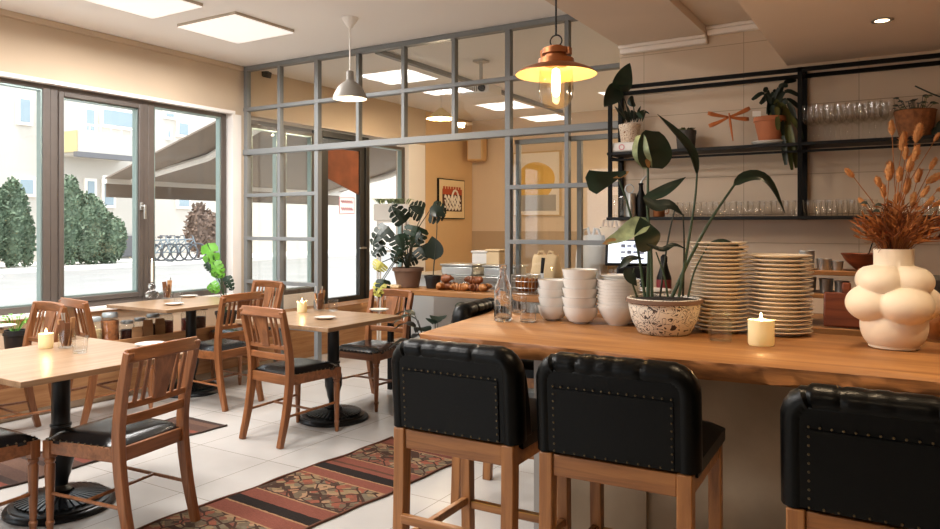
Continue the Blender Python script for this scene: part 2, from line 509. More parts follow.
# dropped ceilings over the bar
struct(MB().bx(-1.62, -1.07, YB, YT + .14, 2.567, ZC - .002).build('ceiling_over_bar', M['ceiling_bar']))
struct(MB().bx(-1.068, -.62, YB, YT + .14, 2.615, ZC - .002).build('ceiling_over_bar', M['ceiling_bar']))
struct(MB().bx(-.618, XR, YB, YT + .14, 2.335, ZC - .002).build('ceiling_over_bar', M['ceiling_bar']))
mb = MB()
for (x0, x1, z) in ((-1.62, -1.07, 2.567), (-1.068, -.62, 2.615)):
    mb.bx(x0, x1, YT - .045, YT - .001, z - .05, z - .001)
    mb.bx(x0, x1, YT - .075, YT - .001, z - .022, z - .001)
struct(mb.build('trim_1', M['trim'], bevel=.006))

# window wall
posts = [3.35 + .90 * k for k in range(-6, 3)]   # .. 5.15
W0, W1, WZ0, WZ1 = posts[0] - .07, 5.185, .70, 2.56
mb = MB()
mb.bx(XW - .22, XW, YB, YF, WZ1 + .012, ZC - .001)
mb.bx(XW - .22, XW, YB, W1, 0, WZ0)
mb.bx(XW - .22, XW, W1, YP + .06, 0, WZ1 + .012)
mb.bx(XW - .22, XW, YB, W0, WZ0, WZ1 + .012)
mb.bx(XW - .22, XW, 8.27, YF, 0, WZ1 + .012)
struct(mb.build('wall_left', M['wall']))
# white reveals of the recessed windows
mb = MB()
mb.bx(XW - .2, XW + .012, W0, W1 + .02, WZ1 - .002, WZ1 + .03)
mb.bx(XW - .2, XW + .004, W1 - .005, YP - .06, 0, WZ1 - .003)
mb.bx(XW - .2, XW + .006, 8.262, 8.66, 0, WZ1)
struct(mb.build('trim_2', M['wall_white']))
mb = MB()
mb.bx(XW - .001, XW + .03, YB, YP - .045, ZC - .05, ZC - .001)
struct(mb.build('trim_3', M['wall'], bevel=.008))
mb = MB(); mb.bx(XW - .2, XW + .05, W0, W1, WZ0 - .03, WZ0 + .002)
struct(mb.build('trim_4', M['wall_white'], bevel=.004))

def window_unit(name, y0, y1, sash=False, z0=WZ0, z1=WZ1, x=XW - .10):
    """one window between post centres y0 and y1"""
    r = thing(name, 'x', 'window'); del r['label'], r['category']; struct(r)
    f = MB(); pw = .062; d = .08
    f.bx(x - d / 2, x + d / 2, y0, y0 + pw, z0, z1)
    f.bx(x - d / 2, x + d / 2, y1 - pw, y1, z0, z1)
    f.bx(x - d / 2, x + d / 2, y0 + pw, y1 - pw, z1 - .04, z1)
    f.bx(x - d / 2, x + d / 2, y0 + pw, y1 - pw, z0, z0 + .055)
    f.build('window_frame', M['frame'], r, bevel=.005)
    a0, a1, b0, b1 = y0 + pw, y1 - pw, z0 + .055, z1 - .04
    if sash:
        s = MB(); w = .042
        s.bx(x - .02, x + .055, a0, a0 + w, b0, b1); s.bx(x - .02, x + .055, a1 - w, a1, b0, b1)
        s.bx(x - .02, x + .055, a0 + w, a1 - w, b1 - w, b1); s.bx(x - .02, x + .055, a0 + w, a1 - w, b0, b0 + w)
        so = s.build('sash', M['frame'], r, bevel=.006)
        h = MB(); hy = a1 - .025
        h.box((x + .064, hy, 1.58), (.02, .026, .07)); h.box((x + .095, hy, 1.585), (.05, .018, .018)); h.box((x + .115, hy - .0, 1.53), (.018, .02, .13))
        h.build('handle', M['steel'], so, bevel=.004)
        a0 += w; a1 -= w; b0 += w; b1 -= w
    e = MB(); t = .014
    e.bx(x - .03, x + .03, a0, a0 + t, b0, b1); e.bx(x - .03, x + .03, a1 - t, a1, b0, b1)
    e.bx(x - .03, x + .03, a0 + t, a1 - t, b1 - t, b1); e.bx(x - .03, x + .03, a0 + t, a1 - t, b0, b0 + t)
    e.build('glazing_bead', M['alu'], r)
    p = MB(); p.bx(x - .006, x + .006, a0 + t, a1 - t, b0 + t, b1 - t)
    p.build('pane', M['pane'], r)
    return r
for i in range(8):
    window_unit('window_%d' % (i + 1), posts[i], posts[i + 1], sash=(i % 2 == 0))
# the second room's windows and its black door
window_unit('window_9', 5.43, 5.93, z0=.62, z1=2.5)
window_unit('window_10', 5.93, 6.48, z0=.62, z1=2.5)
struct(MB().bx(XW - .22, XW - .02, YP + .061, 6.48, 0, .62).build('wall_left', M['wall_white']))
def door():
    r = thing('door_1', 'x', 'door'); del r['label'], r['category']; struct(r)
    x = XW - .08; y0, y1 = 6.48, 7.42; f = MB()
    f.bx(x - .05, x + .06, y0, y0 + .075, 0, 2.545); f.bx(x - .05, x + .06, y1 - .06, y1, 0, 2.545); f.bx(x - .05, x + .06, y0 + .075, y1 - .06, 2.47, 2.545)
    f.build('door_frame', M['black_door'], r, bevel=.005)
    lf = MB(); a0, a1 = y0 + .08, y1 - .065
    lf.bx(x - .03, x + .04, a0, a0 + .11, .02, 2.46); lf.bx(x - .03, x + .04, a1 - .09, a1, .02, 2.46)
    lf.bx(x - .03, x + .04, a0 + .11, a1 - .09, 2.36, 2.46); lf.bx(x - .03, x + .04, a0 + .11, a1 - .09, .02, .52)
    lf.build('door_leaf', M['black_door'], r, bevel=.006)
    p = MB(); p.bx(x - .004, x + .004, a0 + .11, a1 - .09, .52, 2.36); pn = p.build('pane', M['pane'], r)
    h = MB(); h.tube([(x + .04, a1 - .04, 1.12), (x + .10, a1 - .04, 1.12), (x + .10, a1 - .16, 1.12)], .011); h.build('handle', M['steel'], r)
    s = MB()
    ay, by = a0 + .115, a1 - .095
    s.add([(x + .012, ay, 2.355), (x + .012, by, 2.355), (x + .012, by, 1.80), (x + .012, ay, 1.98), (x + .02, ay, 2.355), (x + .02, by, 2.355), (x + .02, by, 1.80), (x + .02, ay, 1.98)],
          [(0, 1, 2, 3), (4, 5, 6, 7), (0, 1, 5, 4), (2, 3, 7, 6), (0, 3, 7, 4), (1, 2, 6, 5)])
    tag(s.build('roller_blind', M['curtain']), 'rust orange paper shade across the top of the black glazed door', 'blind')
    q = MB()
    cy, cz = (ay + by) / 2 + .08, 1.66
    for (u0, v0, u1, v1) in ((-.14, .09, .14, .10), (-.14, -.11, .14, -.10)):
        q.tube([(x + .008, cy + u0, cz + v0), (x + .008, cy + u1, cz + v1)], .005, 5)
    for u in (-.14, .14): q.tube([(x + .008, cy + u, cz - .1), (x + .008, cy + u, cz + .1)], .005, 5)
    for row in (.045, -.045):
        q.tube([(x + .008, cy - .11 + .22 * i / 18, cz + row + .025 * math.sin(i * 2.1)) for i in range(19)], .006, 5)
    q.build('pink_lettering', M['pink'], pn)
door()
window_unit('window_11', 7.42, 8.26, z0=.10, z1=2.5)

# far room walls
mb = MB(); mb.bx(XW - .22, XR + .2, YF, YF + .15, 0, ZC); struct(mb.build('wall_far', M['wall_far']))
mb = MB(); mb.bx(XW + .002, -2.0, YF - .015, YF - .001, .001, 1.32); struct(mb.build('baseboard_far', M['wainscot']))
mb = MB(); mb.bx(XW - .001, XW + .012, 8.68, YF - .02, .001, ZC - .02); struct(mb.build('wall_left_ochre', M['wall_gold']))
struct(MB().bx(XR, XR + .15, YB, YF, 0, ZC).build('wall_right', M['wall']))
# wall behind the camera with a wide shopfront opening
mb = MB()
mb.bx(XW - .2, -5.4, YB - .15, YB, 0, ZC); mb.bx(2.2, XR + .2, YB - .15, YB, 0, ZC)
mb.bx(-2.2, 2.2, YB - .15, YB, 0, ZC)
mb.bx(-5.4, -2.2, YB - .15, YB, 0, .35); mb.bx(-5.4, -2.2, YB - .15, YB, 2.5, ZC)
struct(mb.build('wall_behind', M['wall']))
# tiled wall behind the bar
struct(MB().bx(-1.635, XR, YT, YT + .14, 0, ZC - .002).build('wall_bar', M['walltile']))

# ------------------------------------------------------------------ glazed partition
def partition():
    r = thing('wall_partition', 'x', 'wall'); del r['label'], r['category']; struct(r)
    xs = [-6.0 + .0 , -5.49, -4.98, -4.46, -3.93, -3.39, -2.858, -2.33, -1.80]
    zs = [ZC - .002, 2.62, 2.17, 1.72, 1.27, .82, .38, .02]
    w = .036; y0, y1 = YP - .03, YP + .03
    f = MB()
    L, RR = xs[0] + .003, -1.64 + .3
    xs.append(-1.34)
    f.bx(L, RR, y0 - .008, y1 + .008, zs[0] - .045, zs[0])
    f.bx(L, RR, y0 - .004, y1 + .004, zs[1] - w / 2, zs[1] + w / 2)
    f.bx(L, RR, y0 - .012, y1 + .012, zs[2] - .028, zs[2] + .028)
    for z in zs[3:7]:
        f.bx(L, xs[2], y0, y1, z - w / 2, z + w / 2)
        f.bx(xs[6], RR, y0, y1, z - w / 2, z + w / 2)
    f.bx(L, xs[2], y0, y1, .001, .05); f.bx(xs[6], RR, y0, y1, .001, .05)
    for i, x in enumerate(xs):
        ww = .05 if i in (0, 2, 6) else w
        xa = x if i == 0 else x - ww / 2
        if i == 0: xa = L
        lo = .0 if (i <= 2 or i >= 6) else zs[2]
        f.bx(xa, xa + ww, y0 + .002, y1 - .002, lo + .002, zs[0] - .002)
    # the second sash behind the right-hand panes
    f.bx(xs[6] + .02, RR, y1 + .03, y1 + .07, 2.08, 2.12)
    f.bx(xs[6] + .03, xs[6] + .065, y1 + .03, y1 + .07, .05, 2.12)
    f.bx(xs[7] + .05, xs[7] + .09, y1 + .03, y1 + .07, .05, 2.08)
    f.build('grid_frame', M['pgrey'], r, bevel=.003)
    for j in range(7):
        for i in range(len(xs) - 1):
            if j >= 2 and 2 <= i < 6: continue
            MB().bx(xs[i] + .012, xs[i + 1] - .012, YP - .003, YP + .003, zs[j + 1] + .012, zs[j] - .012).build('pane', M['ppane'], r)
partition()

# ------------------------------------------------------------------ street outside
def street():
    gz = -.12
    o = MB().bx(-60, XW - .25, -40, 90, gz - .2, gz).build('street_ground', M['asphalt']); struct(o)
    o = MB().bx(-29.0, -24.5, -40, 90, gz + .001, gz + .13).build('pavement_outside', M['pave']); struct(o)
    o = MB().bx(-8.6, XW - .25, -40, 90, gz + .001, gz + .08).build('pavement_outside', M['pave']); struct(o)
    b = thing('apartment_building', 'long pale apartment building across the street, with balcony and windows', 'building', (-29, 20, gz))
    b.rotation_euler = (0, 0, 0)
    MB().bx(-10, 0, -60, 70, 0, 16).build('facade', M['facade'], b)
    def rect(px0, py0, px1, py1, nm, mat, x=-28.9, dep=.15):
        p, q = on_x(px0, py0, x), on_x(px1, py1, x)
        o = MB().bx(-.02, dep, p.y - 20, q.y - 20, q.z - gz, p.z - gz).build(nm, mat, b)
        return o
    for r in ((17, 95, 33, 126), (17, 176, 36, 197), (84, 106, 97, 134), (101, 106, 138, 131), (85, 178, 97, 206), (102, 178, 116, 208), (177, 120, 190, 138), (164, 110, 176, 120),
              (177, 196, 191, 209), (166, 128, 172, 140)):
        w = rect(*r, 'window_trim', M['trim'], dep=.10)
        wd = MB(); p, q = on_x(r[0], r[1], -28.9), on_x(r[2], r[3], -28.9)
        m_ = .12
        wd.bx(.05, .13, p.y - 20 + m_, q.y - 20 - m_, q.z - gz + m_, p.z - gz - m_); wd.build('pane', M['facade_win'], w)
    for r in ((113, 236, 136, 256), (330, 250, 372, 268), (58, 222, 70, 240)):
        rect(*r, 'doorway', M['facade_dark'])
    # balcony
    p, q = on_x(71, 131, -28), on_x(134, 160, -28)
    bl = MB().bx(0, 1.5, p.y - 20, q.y - 20, q.z - gz, p.z - gz).build('balcony', M['facade'], b)
    MB().bx(1.3, 1.56, p.y - 20 - .08, q.y - 20, q.z - gz - .1, q.z - gz + .1).build('slab', M['facade_dark'], bl)
    MB().bx(0, 1.45, p.y - 20 - .06, p.y - 20 - .005, q.z - gz + .1, p.z - gz).build('side_panel', M['facade2'], bl)
    r1 = MB()
    r1.tube([(1.5, p.y - 20, p.z - gz + .25), (1.5, q.y - 20, p.z - gz + .25)], .04)
    for k in range(7): r1.tube([(1.5, p.y - 20 + (q.y - p.y) * k / 6, p.z - gz), (1.5, p.y - 20 + (q.y - p.y) * k / 6, p.z - gz + .25)], .025, 5)
    r1.build('railing', M['trim'], bl)
    # hedges
    def shrub(lumps, name, label, mat, n=1800, s=.16):
        c0 = Vector((sum(l[0] for l in lumps) / len(lumps), sum(l[1] for l in lumps) / len(lumps), gz))
        m = MB(); rnd = random.Random(len(lumps) * 31 + n)
        tot = sum(l[3] * l[4] for l in lumps)
        for (x, y, z, rx, rz) in lumps:
            m.ball((x - c0.x, y - c0.y, z - c0.z), 1, 12, 8, (rx * .86, rx * .86, rz * .88), jit=.06)
            for k in range(int(n * rx * rz / tot)):
                u = Vector((rnd.gauss(0, 1), rnd.gauss(0, 1), rnd.gauss(0, 1))).normalized()
                q = Vector((x - c0.x + u.x * rx * rnd.uniform(.85, 1.05), y - c0.y + u.y * rx * rnd.uniform(.85, 1.05), z - c0.z + u.z * rz * rnd.uniform(.85, 1.05)))
                if q.z < 0.02: continue
                a = Vector((rnd.gauss(0, 1), rnd.gauss(0, 1), rnd.gauss(.5, 1))).normalized() * s * rnd.uniform(.6, 1.4); bb = a.orthogonal().normalized() * s * .45
                m.add([q - a * .2, q + a * .4 + bb, q + a, q + a * .4 - bb], [(0, 1, 2, 3)])
        o = m.build(name, mat, loc=c0); tag(o, label, 'shrub'); return o
    def lump(px, py0, py1, wpx, x=-25.6):
        a = on_x(px, py0, x); bq = on_x(px, py1, x); d = (Vector((a.x, a.y, 0))).length
        dep = -a.x * S_ + a.y * C_
        return (a.x, a.y, (a.z + max(bq.z, .05)) / 2, wpx * dep / FPX / 2, (a.z - max(bq.z, -.1)) / 2)
    shrub([lump(12, 180, 266, 30), lump(-12, 190, 266, 34), lump(26, 214, 266, 16)], 'conifer_shrub', 'grey green pointed shrub outside the leftmost window pane', M['hedge'], 4500, .11)
    shrub([lump(70, 178, 266, 26), lump(88, 196, 266, 40), lump(108, 216, 266, 34), lump(62, 200, 266, 14)], 'conifer_shrub', 'grey green pointed shrub outside the middle window pane', M['hedge'], 5500, .11)
    shrub([lump(200, 204, 256, 26, -26.5), lump(212, 214, 256, 26, -26.5)], 'rusty_shrub', 'reddish brown shrub outside the right window pane, beside bicycles', M['shrubred'], 900)
    # parked bicycles
    bt = None
    spots = [(158, 254), (166, 253), (175, 252), (184, 251)]
    names = ['leftmost', 'second from left', 'third from left', 'rightmost']
    for i, (px, py) in enumerate(spots):
        loc = on_x(px, 250, -25.2); loc.z = gz + .13
        lab = 'parked bicycle across the street, %s of the four' % names[i]
        if bt is None:
            bt = thing('bicycle', lab, 'bicycle', loc, R(20), 'parked bicycles')
            for sx in (-.52, .52):
                w = MB(); w.tube([(sx + .33 * math.cos(a), 0, .35 + .33 * math.sin(a)) for a in [2 * PI * k / 20 for k in range(21)]], .035, 6)
                for k in range(6): w.tube([(sx, 0, .35), (sx + .33 * math.cos(k * PI / 3), 0, .35 + .33 * math.sin(k * PI / 3))], .006, 4)
                w.build('wheel', M['tyre'], bt)
            w = MB()
            for a, c in (((-.52, 0, .35), (-.1, 0, .32)), ((-.52, 0, .35), (-.2, 0, .82)), ((-.1, 0, .32), (-.22, 0, .92)), ((-.1, 0, .32), (.36, 0, .8)), ((-.2, 0, .82), (.36, 0, .86)), ((.52, 0, .35), (.33, 0, .98))): w.tube([a, c], .022, 6)
            w.build('frame', M['bike'], bt)
            w = MB(); w.ball((-.23, 0, .95), .12, 8, 5, (1, .6, .4)); w.build('saddle', M['tyre'], bt)
            w = MB(); w.tube([(.25, -.25, 1.02), (.34, 0, 1.0), (.25, .25, 1.02)], .018, 6); w.build('handlebar', M['tyre'], bt)
            btt = tree_of(bt)
        else: dup(bt, loc, R(20 + 12 * i), lab, 'parked bicycles', btt)
    # awnings fixed to the front of this building
    def awning(y0, y1, label, zt=2.62, zf=1.98, xf=-8.6):
        a = thing('folding_awning', label, 'awning', (XW - .25, y0, 0))
        t = MB()
        X0 = 0; X1 = xf - (XW - .25)
        t.add([(X0, 0, zt), (X0, y1 - y0, zt), (X1, y1 - y0, zf), (X1, 0, zf), (X0, 0, zt + .02), (X0, y1 - y0, zt + .02), (X1, y1 - y0, zf + .02), (X1, 0, zf + .02)],
              [(0, 1, 2, 3), (4, 5, 6, 7), (0, 1, 5, 4), (1, 2, 6, 5), (2, 3, 7, 6), (3, 0, 4, 7)])
        t.build('cloth', M['awning'], a)
        MB().bx(X1 - .04, X1 + .04, 0, y1 - y0, zf - .05, zf + .05).build('front_bar', M['awnarm'], a)
        MB().bx(X1 - .012, X1 - .002, 0.02, y1 - y0 - .02, zf - .22, zf - .05).build('valance', M['awning'], a)
        for yy in (.35, y1 - y0 - .35):
            ar = MB(); ar.tube([(0, yy, zt - .12), (X1 * .5, yy + .25, (zt + zf) / 2 - .06), (X1, yy, zf)], .045, 8); ar.build('arm', M['awnarm'], a)
        return a
    awning(5.42, 9.8, 'grey brown folding awning over the pavement outside right window pane')
street()

# ================================================================== CEILING THINGS
PANEL_W = 31
def ceiling_panel(px, label, cs=None):
    cs = cs or [on_z(x, y, ZC - .028) for x, y in px]
    x0 = min(c.x for c in cs); x1 = max(c.x for c in cs); y0 = min(c.y for c in cs); y1 = max(c.y for c in cs)
    r = thing('ceiling_panel', label, 'ceiling panel', ((x0 + x1) / 2, (y0 + y1) / 2, ZC - .028), 0)
    hx_, hy = (x1 - x0) / 2 * .91, (y1 - y0) / 2 * .91
    MB().bx(-hx_, hx_, -hy, hy, .006, .028).build('edge', M['panel_edge'], r)
    MB().bx(-hx_ + .004, hx_ - .004, -hy + .004, hy - .004, 0, .006).build('face', M['panel_lit'], r)
    l = bpy.data.lights.new('panel_light', 'AREA'); l.shape = 'RECTANGLE'; l.size = hx_ * 1.9; l.size_y = hy * 1.9; l.energy = PANEL_W; l.color = (1, .97, .94); l.spread = R(170)
    o = bpy.data.objects.new('panel_light', l); COL.objects.link(o); o.location = ((x0 + x1) / 2, (y0 + y1) / 2, ZC - .0295)
ceiling_panel([(180, 27), (235, 13), (290, 33), (238, 45)], 'white square ceiling panel nearest the glazed partition, left of the grey pendant')
ceiling_panel([(75, -1), (207, 7), (155, 20)], 'white square ceiling panel cut by the top edge, above the windows')

for (x, y, lb) in ((-4.75, 1.9, 'added square ceiling light panel above the left front table, out of view'), (-4.75, .6, 'added square ceiling light panel over the first window, out of view'), (-3.0, .6, 'added square ceiling light panel behind us on the left, out of view'), (-3.0, 1.9, 'added square ceiling light panel over the runner rug, out of view')):  # extra unseen panels, added to brighten the room
    ceiling_panel(None, lb, [V(x - .35, y - .35, 0), V(x + .35, y + .35, 0)])
def grey_pendant():
    d = 5.85
    c = pt(350, 99, d); top = ZC - .002
    r = thing('pendant_lamp', 'small grey bell pendant lamp hanging on a white cord before the partition', 'pendant lamp', (c.x, c.y, c.z))
    h = top - c.z
    MB().lathe([(.012, h - .085), (.02, h - .08), (.065, h - .012), (.068, h)], n=24).build('ceiling_rose', M['plasticw'], r)
    MB().tube([(0, 0, .2), (0, 0, h - .08)], .005, 6).build('cord', M['plasticw'], r)
    prof = [(a * 1.1, b * 1.1) for a, b in [(.018, .205), (.026, .2), (.028, .135), (.05, .12), (.085, .09), (.105, .055), (.122, .02), (.126, 0), (.121, 0), (.1, .052), (.08, .085), (.045, .113), (.02, .125)]]
    s = MB(); s.lathe(prof, n=36, cap=False); s.build('lamp_shade', M['greyshade'], r)
    MB().ball((0, 0, .06), .035, 14, 9).build('bulb', M['bulb_soft'], r)
    l = bpy.data.lights.new('pendant_glow', 'POINT'); l.energy = 9; l.color = (1, .82, .6); l.shadow_soft_size = .04
    o = bpy.data.objects.new('pendant_glow', l); COL.objects.link(o); o.location = (c.x, c.y, c.z + .0)
grey_pendant()

def copper_pendant():
    d = 3.2
    c = pt(556, 73, d); top = 2.567 - .002
    r = thing('pendant_lamp', 'copper pendant lamp with cream lined brim and glass globe above the bar', 'pendant lamp', (c.x, c.y, c.z))
    h = top - c.z
    MB().lathe([(.06, h - .02), (.055, h)], n=24).build('ceiling_rose', M['copper'], r)
    MB().tube([(0, 0, .165), (0, 0, h - .02)], .0045, 6).build('cord', M['plainblack'], r)
    g = MB(); g.tube([(.028 * math.cos(a), 0, .14 + .026 * math.sin(a)) for a in [2 * PI * k / 18 for k in range(19)]], .0035, 6); g.build('ring', M['plainblack'], r)
    g = MB(); g.lathe([(.03, .118), (.03, .108), (.06, .106), (.062, .082), (.05, .078), (.05, .062), (.078, .06), (.08, .036), (.07, .03)], n=28)
    for s in (-1, 1): g.box((s * .06, 0, .09), (.018, .03, .03))
    g.build('cap', M['copper'], r)
    sh = MB(); sh.lathe([(.07, .034), (.11, .03), (.155, .012), (.178, -.004), (.179, -.008)], n=44, cap=False)
    ob = sh.build('lamp_shade', M['copper'], r)
    sh = MB(); sh.lathe([(.05, .030), (.11, .026), (.155, .008), (.1775, -.0075)], n=44, cap=False)
    sh.build('enamel_lining', M['enamel'], ob)
    gl = MB(); gl.lathe([(.072, .02), (.075, -.03), (.076, -.075), (.072, -.11), (.058, -.138), (.034, -.155), (.012, -.161), (.002, -.162)], n=32, cap=False)
    gl.build('globe', M['globe'], r)
    b = MB(); b.lathe([(.006, .02), (.016, .012), (.017, -.01), (.02, -.03), (.019, -.075), (.012, -.098), (.003, -.105)], n=16)
    b.build('bulb', M['bulb'], r)
    l = bpy.data.lights.new('copper_glow', 'POINT'); l.energy = 2.5; l.color = (1, .72, .42); l.shadow_soft_size = .03
    o = bpy.data.objects.new('copper_glow', l); COL.objects.link(o); o.location = (c.x, c.y, c.z - .125)
copper_pendant()

def downlight(x, y, z, label, e=30, tilt=None):
    r = thing('downlight', label, 'ceiling spotlight', (x, y, z))
    MB().lathe([(.045, -.004), (.045, .0), (.03, .0), (.03, -.003)], n=24, cap=False).build('trim_ring', M['steel'], r)
    MB().lathe([(.0295, -.0025), (.001, -.0024)], n=24, cap=False).build('lens', M['bulb_soft'], r)
    l = bpy.data.lights.new('downlight_beam', 'SPOT'); l.energy = e; l.color = (1, .74, .46); l.spot_size = R(105); l.spot_blend = .8; l.shadow_soft_size = .04
    o = bpy.data.objects.new('downlight_beam', l); COL.objects.link(o); o.location = (x, y, z - .012)
dl = on_z(882, 20, 2.335)
def far_pendant(px, py, d, label, e):
    c = pt(px, py, d)
    r = thing('pendant_lamp', label, 'pendant lamp', c, 0, 'pendant lamps beyond the partition'); h = ZC - .002 - c.z
    MB().tube([(0, 0, .1), (0, 0, h)], .005, 6).build('cord', M['plasticw'], r)
    MB().lathe([(.05, h - .03), (.055, h)], n=20).build('ceiling_rose', M['plasticw'], r)
    MB().lathe([(.02, .13), (.03, .12), (.12, .05), (.18, .0), (.176, .0), (.116, .044), (.02, .11)], n=36, cap=False).build('lamp_shade', M['enamel'], r)
    MB().ball((0, 0, .05), .035, 14, 9).build('bulb', M['bulb_soft'], r)
    l = bpy.data.lights.new('far_glow', 'POINT'); l.energy = e; l.color = (1, .78, .52); l.shadow_soft_size = .05
    o = bpy.data.objects.new('far_glow', l); COL.objects.link(o); o.location = (c.x, c.y, c.z - .01)
far_pendant(441, 119, 8.6, 'cream pendant lamp seen through the upper partition panes', 48)
far_pendant(712, 140, 8.4, 'added cream pendant lamp beyond the partition, hidden behind the tiled wall', 75)  # unseen lamp, added only to light the far room
downlight(dl.x, dl.y, 2.334, 'small round recessed spotlight in the low ceiling over the bar', 30)
for x, y, lb in ((.55, 2.4, 'added recessed spotlight along the bar, out of view above the dried grass'), (-.35, 2.35, 'added recessed spotlight above the middle bar stool, out of view'), (.9, 3.7, 'added recessed spotlight at the far right of the tiled wall, out of view'), (-.2, .7, 'added recessed spotlight over the aisle behind us, out of view')):  # spots added outside the view as extra light
    downlight(x, y, 2.334, lb, 30)

def projector():
    c = on_y(481, 91, 6.35)
    r = thing('projector', 'white projector hung from the ceiling behind the glazed partition', 'projector', c)
    MB().box((0, 0, 0), (.34, .26, .09)).build('body', M['plasticw'], r, bevel=.015)
    m = MB(); m.lathe([(.035, 0), (.035, .03)], (.09, -.13, 0), 18, axis=(0, -1, 0)); m.build('lens', M['plainblack'], r)
    m = MB(); m.tube([(0, 0, .045), (0, 0, ZC - c.z - .01)], .018, 10); m.box((0, 0, ZC - c.z - .012), (.12, .12, .02)); m.box((0, 0, .055), (.14, .1, .02)); m.build('ceiling_mount', M['steel'], r)
    m = MB()
    for k in range(6): m.box((-.10 + k * .025, -.131, .0), (.014, .004, .05))
    m.build('vent', M['greyshade'], r)
projector()
mb = MB(); mb.bx(-4.35, -4.29, YP + .1, YF - .3, ZC - .04, ZC - .001); tag(mb.build('ceiling_track', M['pgrey']), 'long thin grey track on the ceiling of the room beyond the partition', 'ceiling track')

def speaker_black():
    c = on_y(265.5, 73.5, YP + .28)
    r = thing('wall_speaker', 'small black speaker behind the top left pane of the partition', 'speaker', c)
    q = Matrix.Rotation(R(14), 3, 'Y') @ Matrix.Rotation(R(20), 3, 'Z')
    MB().box((0, 0, 0), (.10, .10, .085), q).build('cabinet', M['plainblack'], r, bevel=.008)
    m = MB(); m.box(q @ V(.0, -.052, 0), (.085, .006, .07), q); m.build('grille', M['iron'], r)
    m = MB(); m.tube([(0, .03, .02), (-.06, .05, .06), (c.x * 0 - .06, .05, ZC - c.z - .002)], .012, 8); m.build('bracket', M['steel'], r)
speaker_black()
def speaker_beige():
    c = on_y(477, 149.5, YF - .22)
    r = thing('wall_speaker', 'beige box speaker high in the corner of the ochre wall', 'speaker', c, R(10))
    MB().box((0, 0, 0), (.25, .22, .36)).build('cabinet', M['beige'], r, bevel=.015)
    MB().box((0, -.113, 0), (.21, .01, .31)).build('grille', M['wall'], r, bevel=.004)
    m = MB(); m.tube([(0, .1, 0), (0, .19, 0)], .02, 8); m.build('bracket', M['beige'], r)
speaker_beige()

# ================================================================== PICTURES
def poster():
    x = XW + .014
    a, b = on_x(437, 178, x), on_x(463, 220, x)
    y0, y1, z1, z0 = a.y, b.y, on_x(437, 178, x).z, on_x(450, 219, x).z
    r = thing('framed_poster', 'framed vintage poster with white script on the ochre wall', 'picture', (x, (y0 + y1) / 2, (z0 + z1) / 2))
    w, h = (y1 - y0) / 2, (z1 - z0) / 2
    MB().bx(0, .03, -w, w, -h, h).build('frame', M['blackmetal'], r)
    MB().bx(.03, .034, -w + .015, w - .015, -h + .015, h - .015).build('sheet', M['postcream'], r)
    s = MB(); s.bx(.034, .037, -w * .75, w * .75, -h * .62, h * .45); art = s.build('dark_panel', M['postdark'], r)
    s = MB()
    for k in range(7): s.bx(.037, .039, -w * .7 + k * w * .2, -w * .7 + k * w * .2 + w * .13, h * .28, h * .62)
    s.bx(.0365, .038, -w * .75, w * .75, h * .22, h * .5)
    s.build('red_lettering', M['postred'], r)
    s = MB()
    for (v, amp, ph) in ((.05, .14, 0), (-.2, .15, 1), (-.45, .1, 2)):
        s.tube([(.04, -w * .6 + 1.2 * w * i / 24, h * v + h * amp * math.sin(i * 1.25 + ph)) for i in range(25)], .014, 5)
    s.tube([(.04, w * .2 + .09 * math.cos(i * PI / 6), h * .02 + .13 * math.sin(i * PI / 6)) for i in range(13)], .016, 5)
    s.build('white_script', M['postpaper'], r)
poster()
def art_print():
    y = YF - .02
    a, b = on_y(513, 153, y), on_y(561, 216, y)
    r = thing('framed_print', 'framed print of a yellow disc above a grey block, seen through the partition', 'picture', ((a.x + b.x) / 2, y, (a.z + b.z) / 2))
    w, h = (b.x - a.x) / 2, (a.z - b.z) / 2
    f = MB(); t = .02
    f.bx(-w, w, -.02, .015, h - t, h); f.bx(-w, w, -.02, .015, -h, -h + t); f.bx(-w, -w + t, -.02, .015, -h + t, h - t); f.bx(w - t, w, -.02, .015, -h + t, h - t)
    f.build('frame', M['oakframe'], r)
    MB().bx(-w + t, w - t, -.004, .01, -h + t, h - t).build('sheet', M['postpaper'], r)
    s = MB(); s.prism([(.33 * math.cos(k * PI / 18) * (1 + .08 * math.sin(2 * k * PI / 18)) - .03, .30 * math.sin(k * PI / 18) + .03) for k in range(36)], .004, .008)
    s.v = [(x, -z, yy) for x, yy, z in s.v]; s.build('yellow_disc', M['postyellow'], r)
    MB().bx(-w + .1, w - .08, -.0085, -.004, -h + .08, -h + .32).build('grey_block', M['postgrey'], r)
art_print()

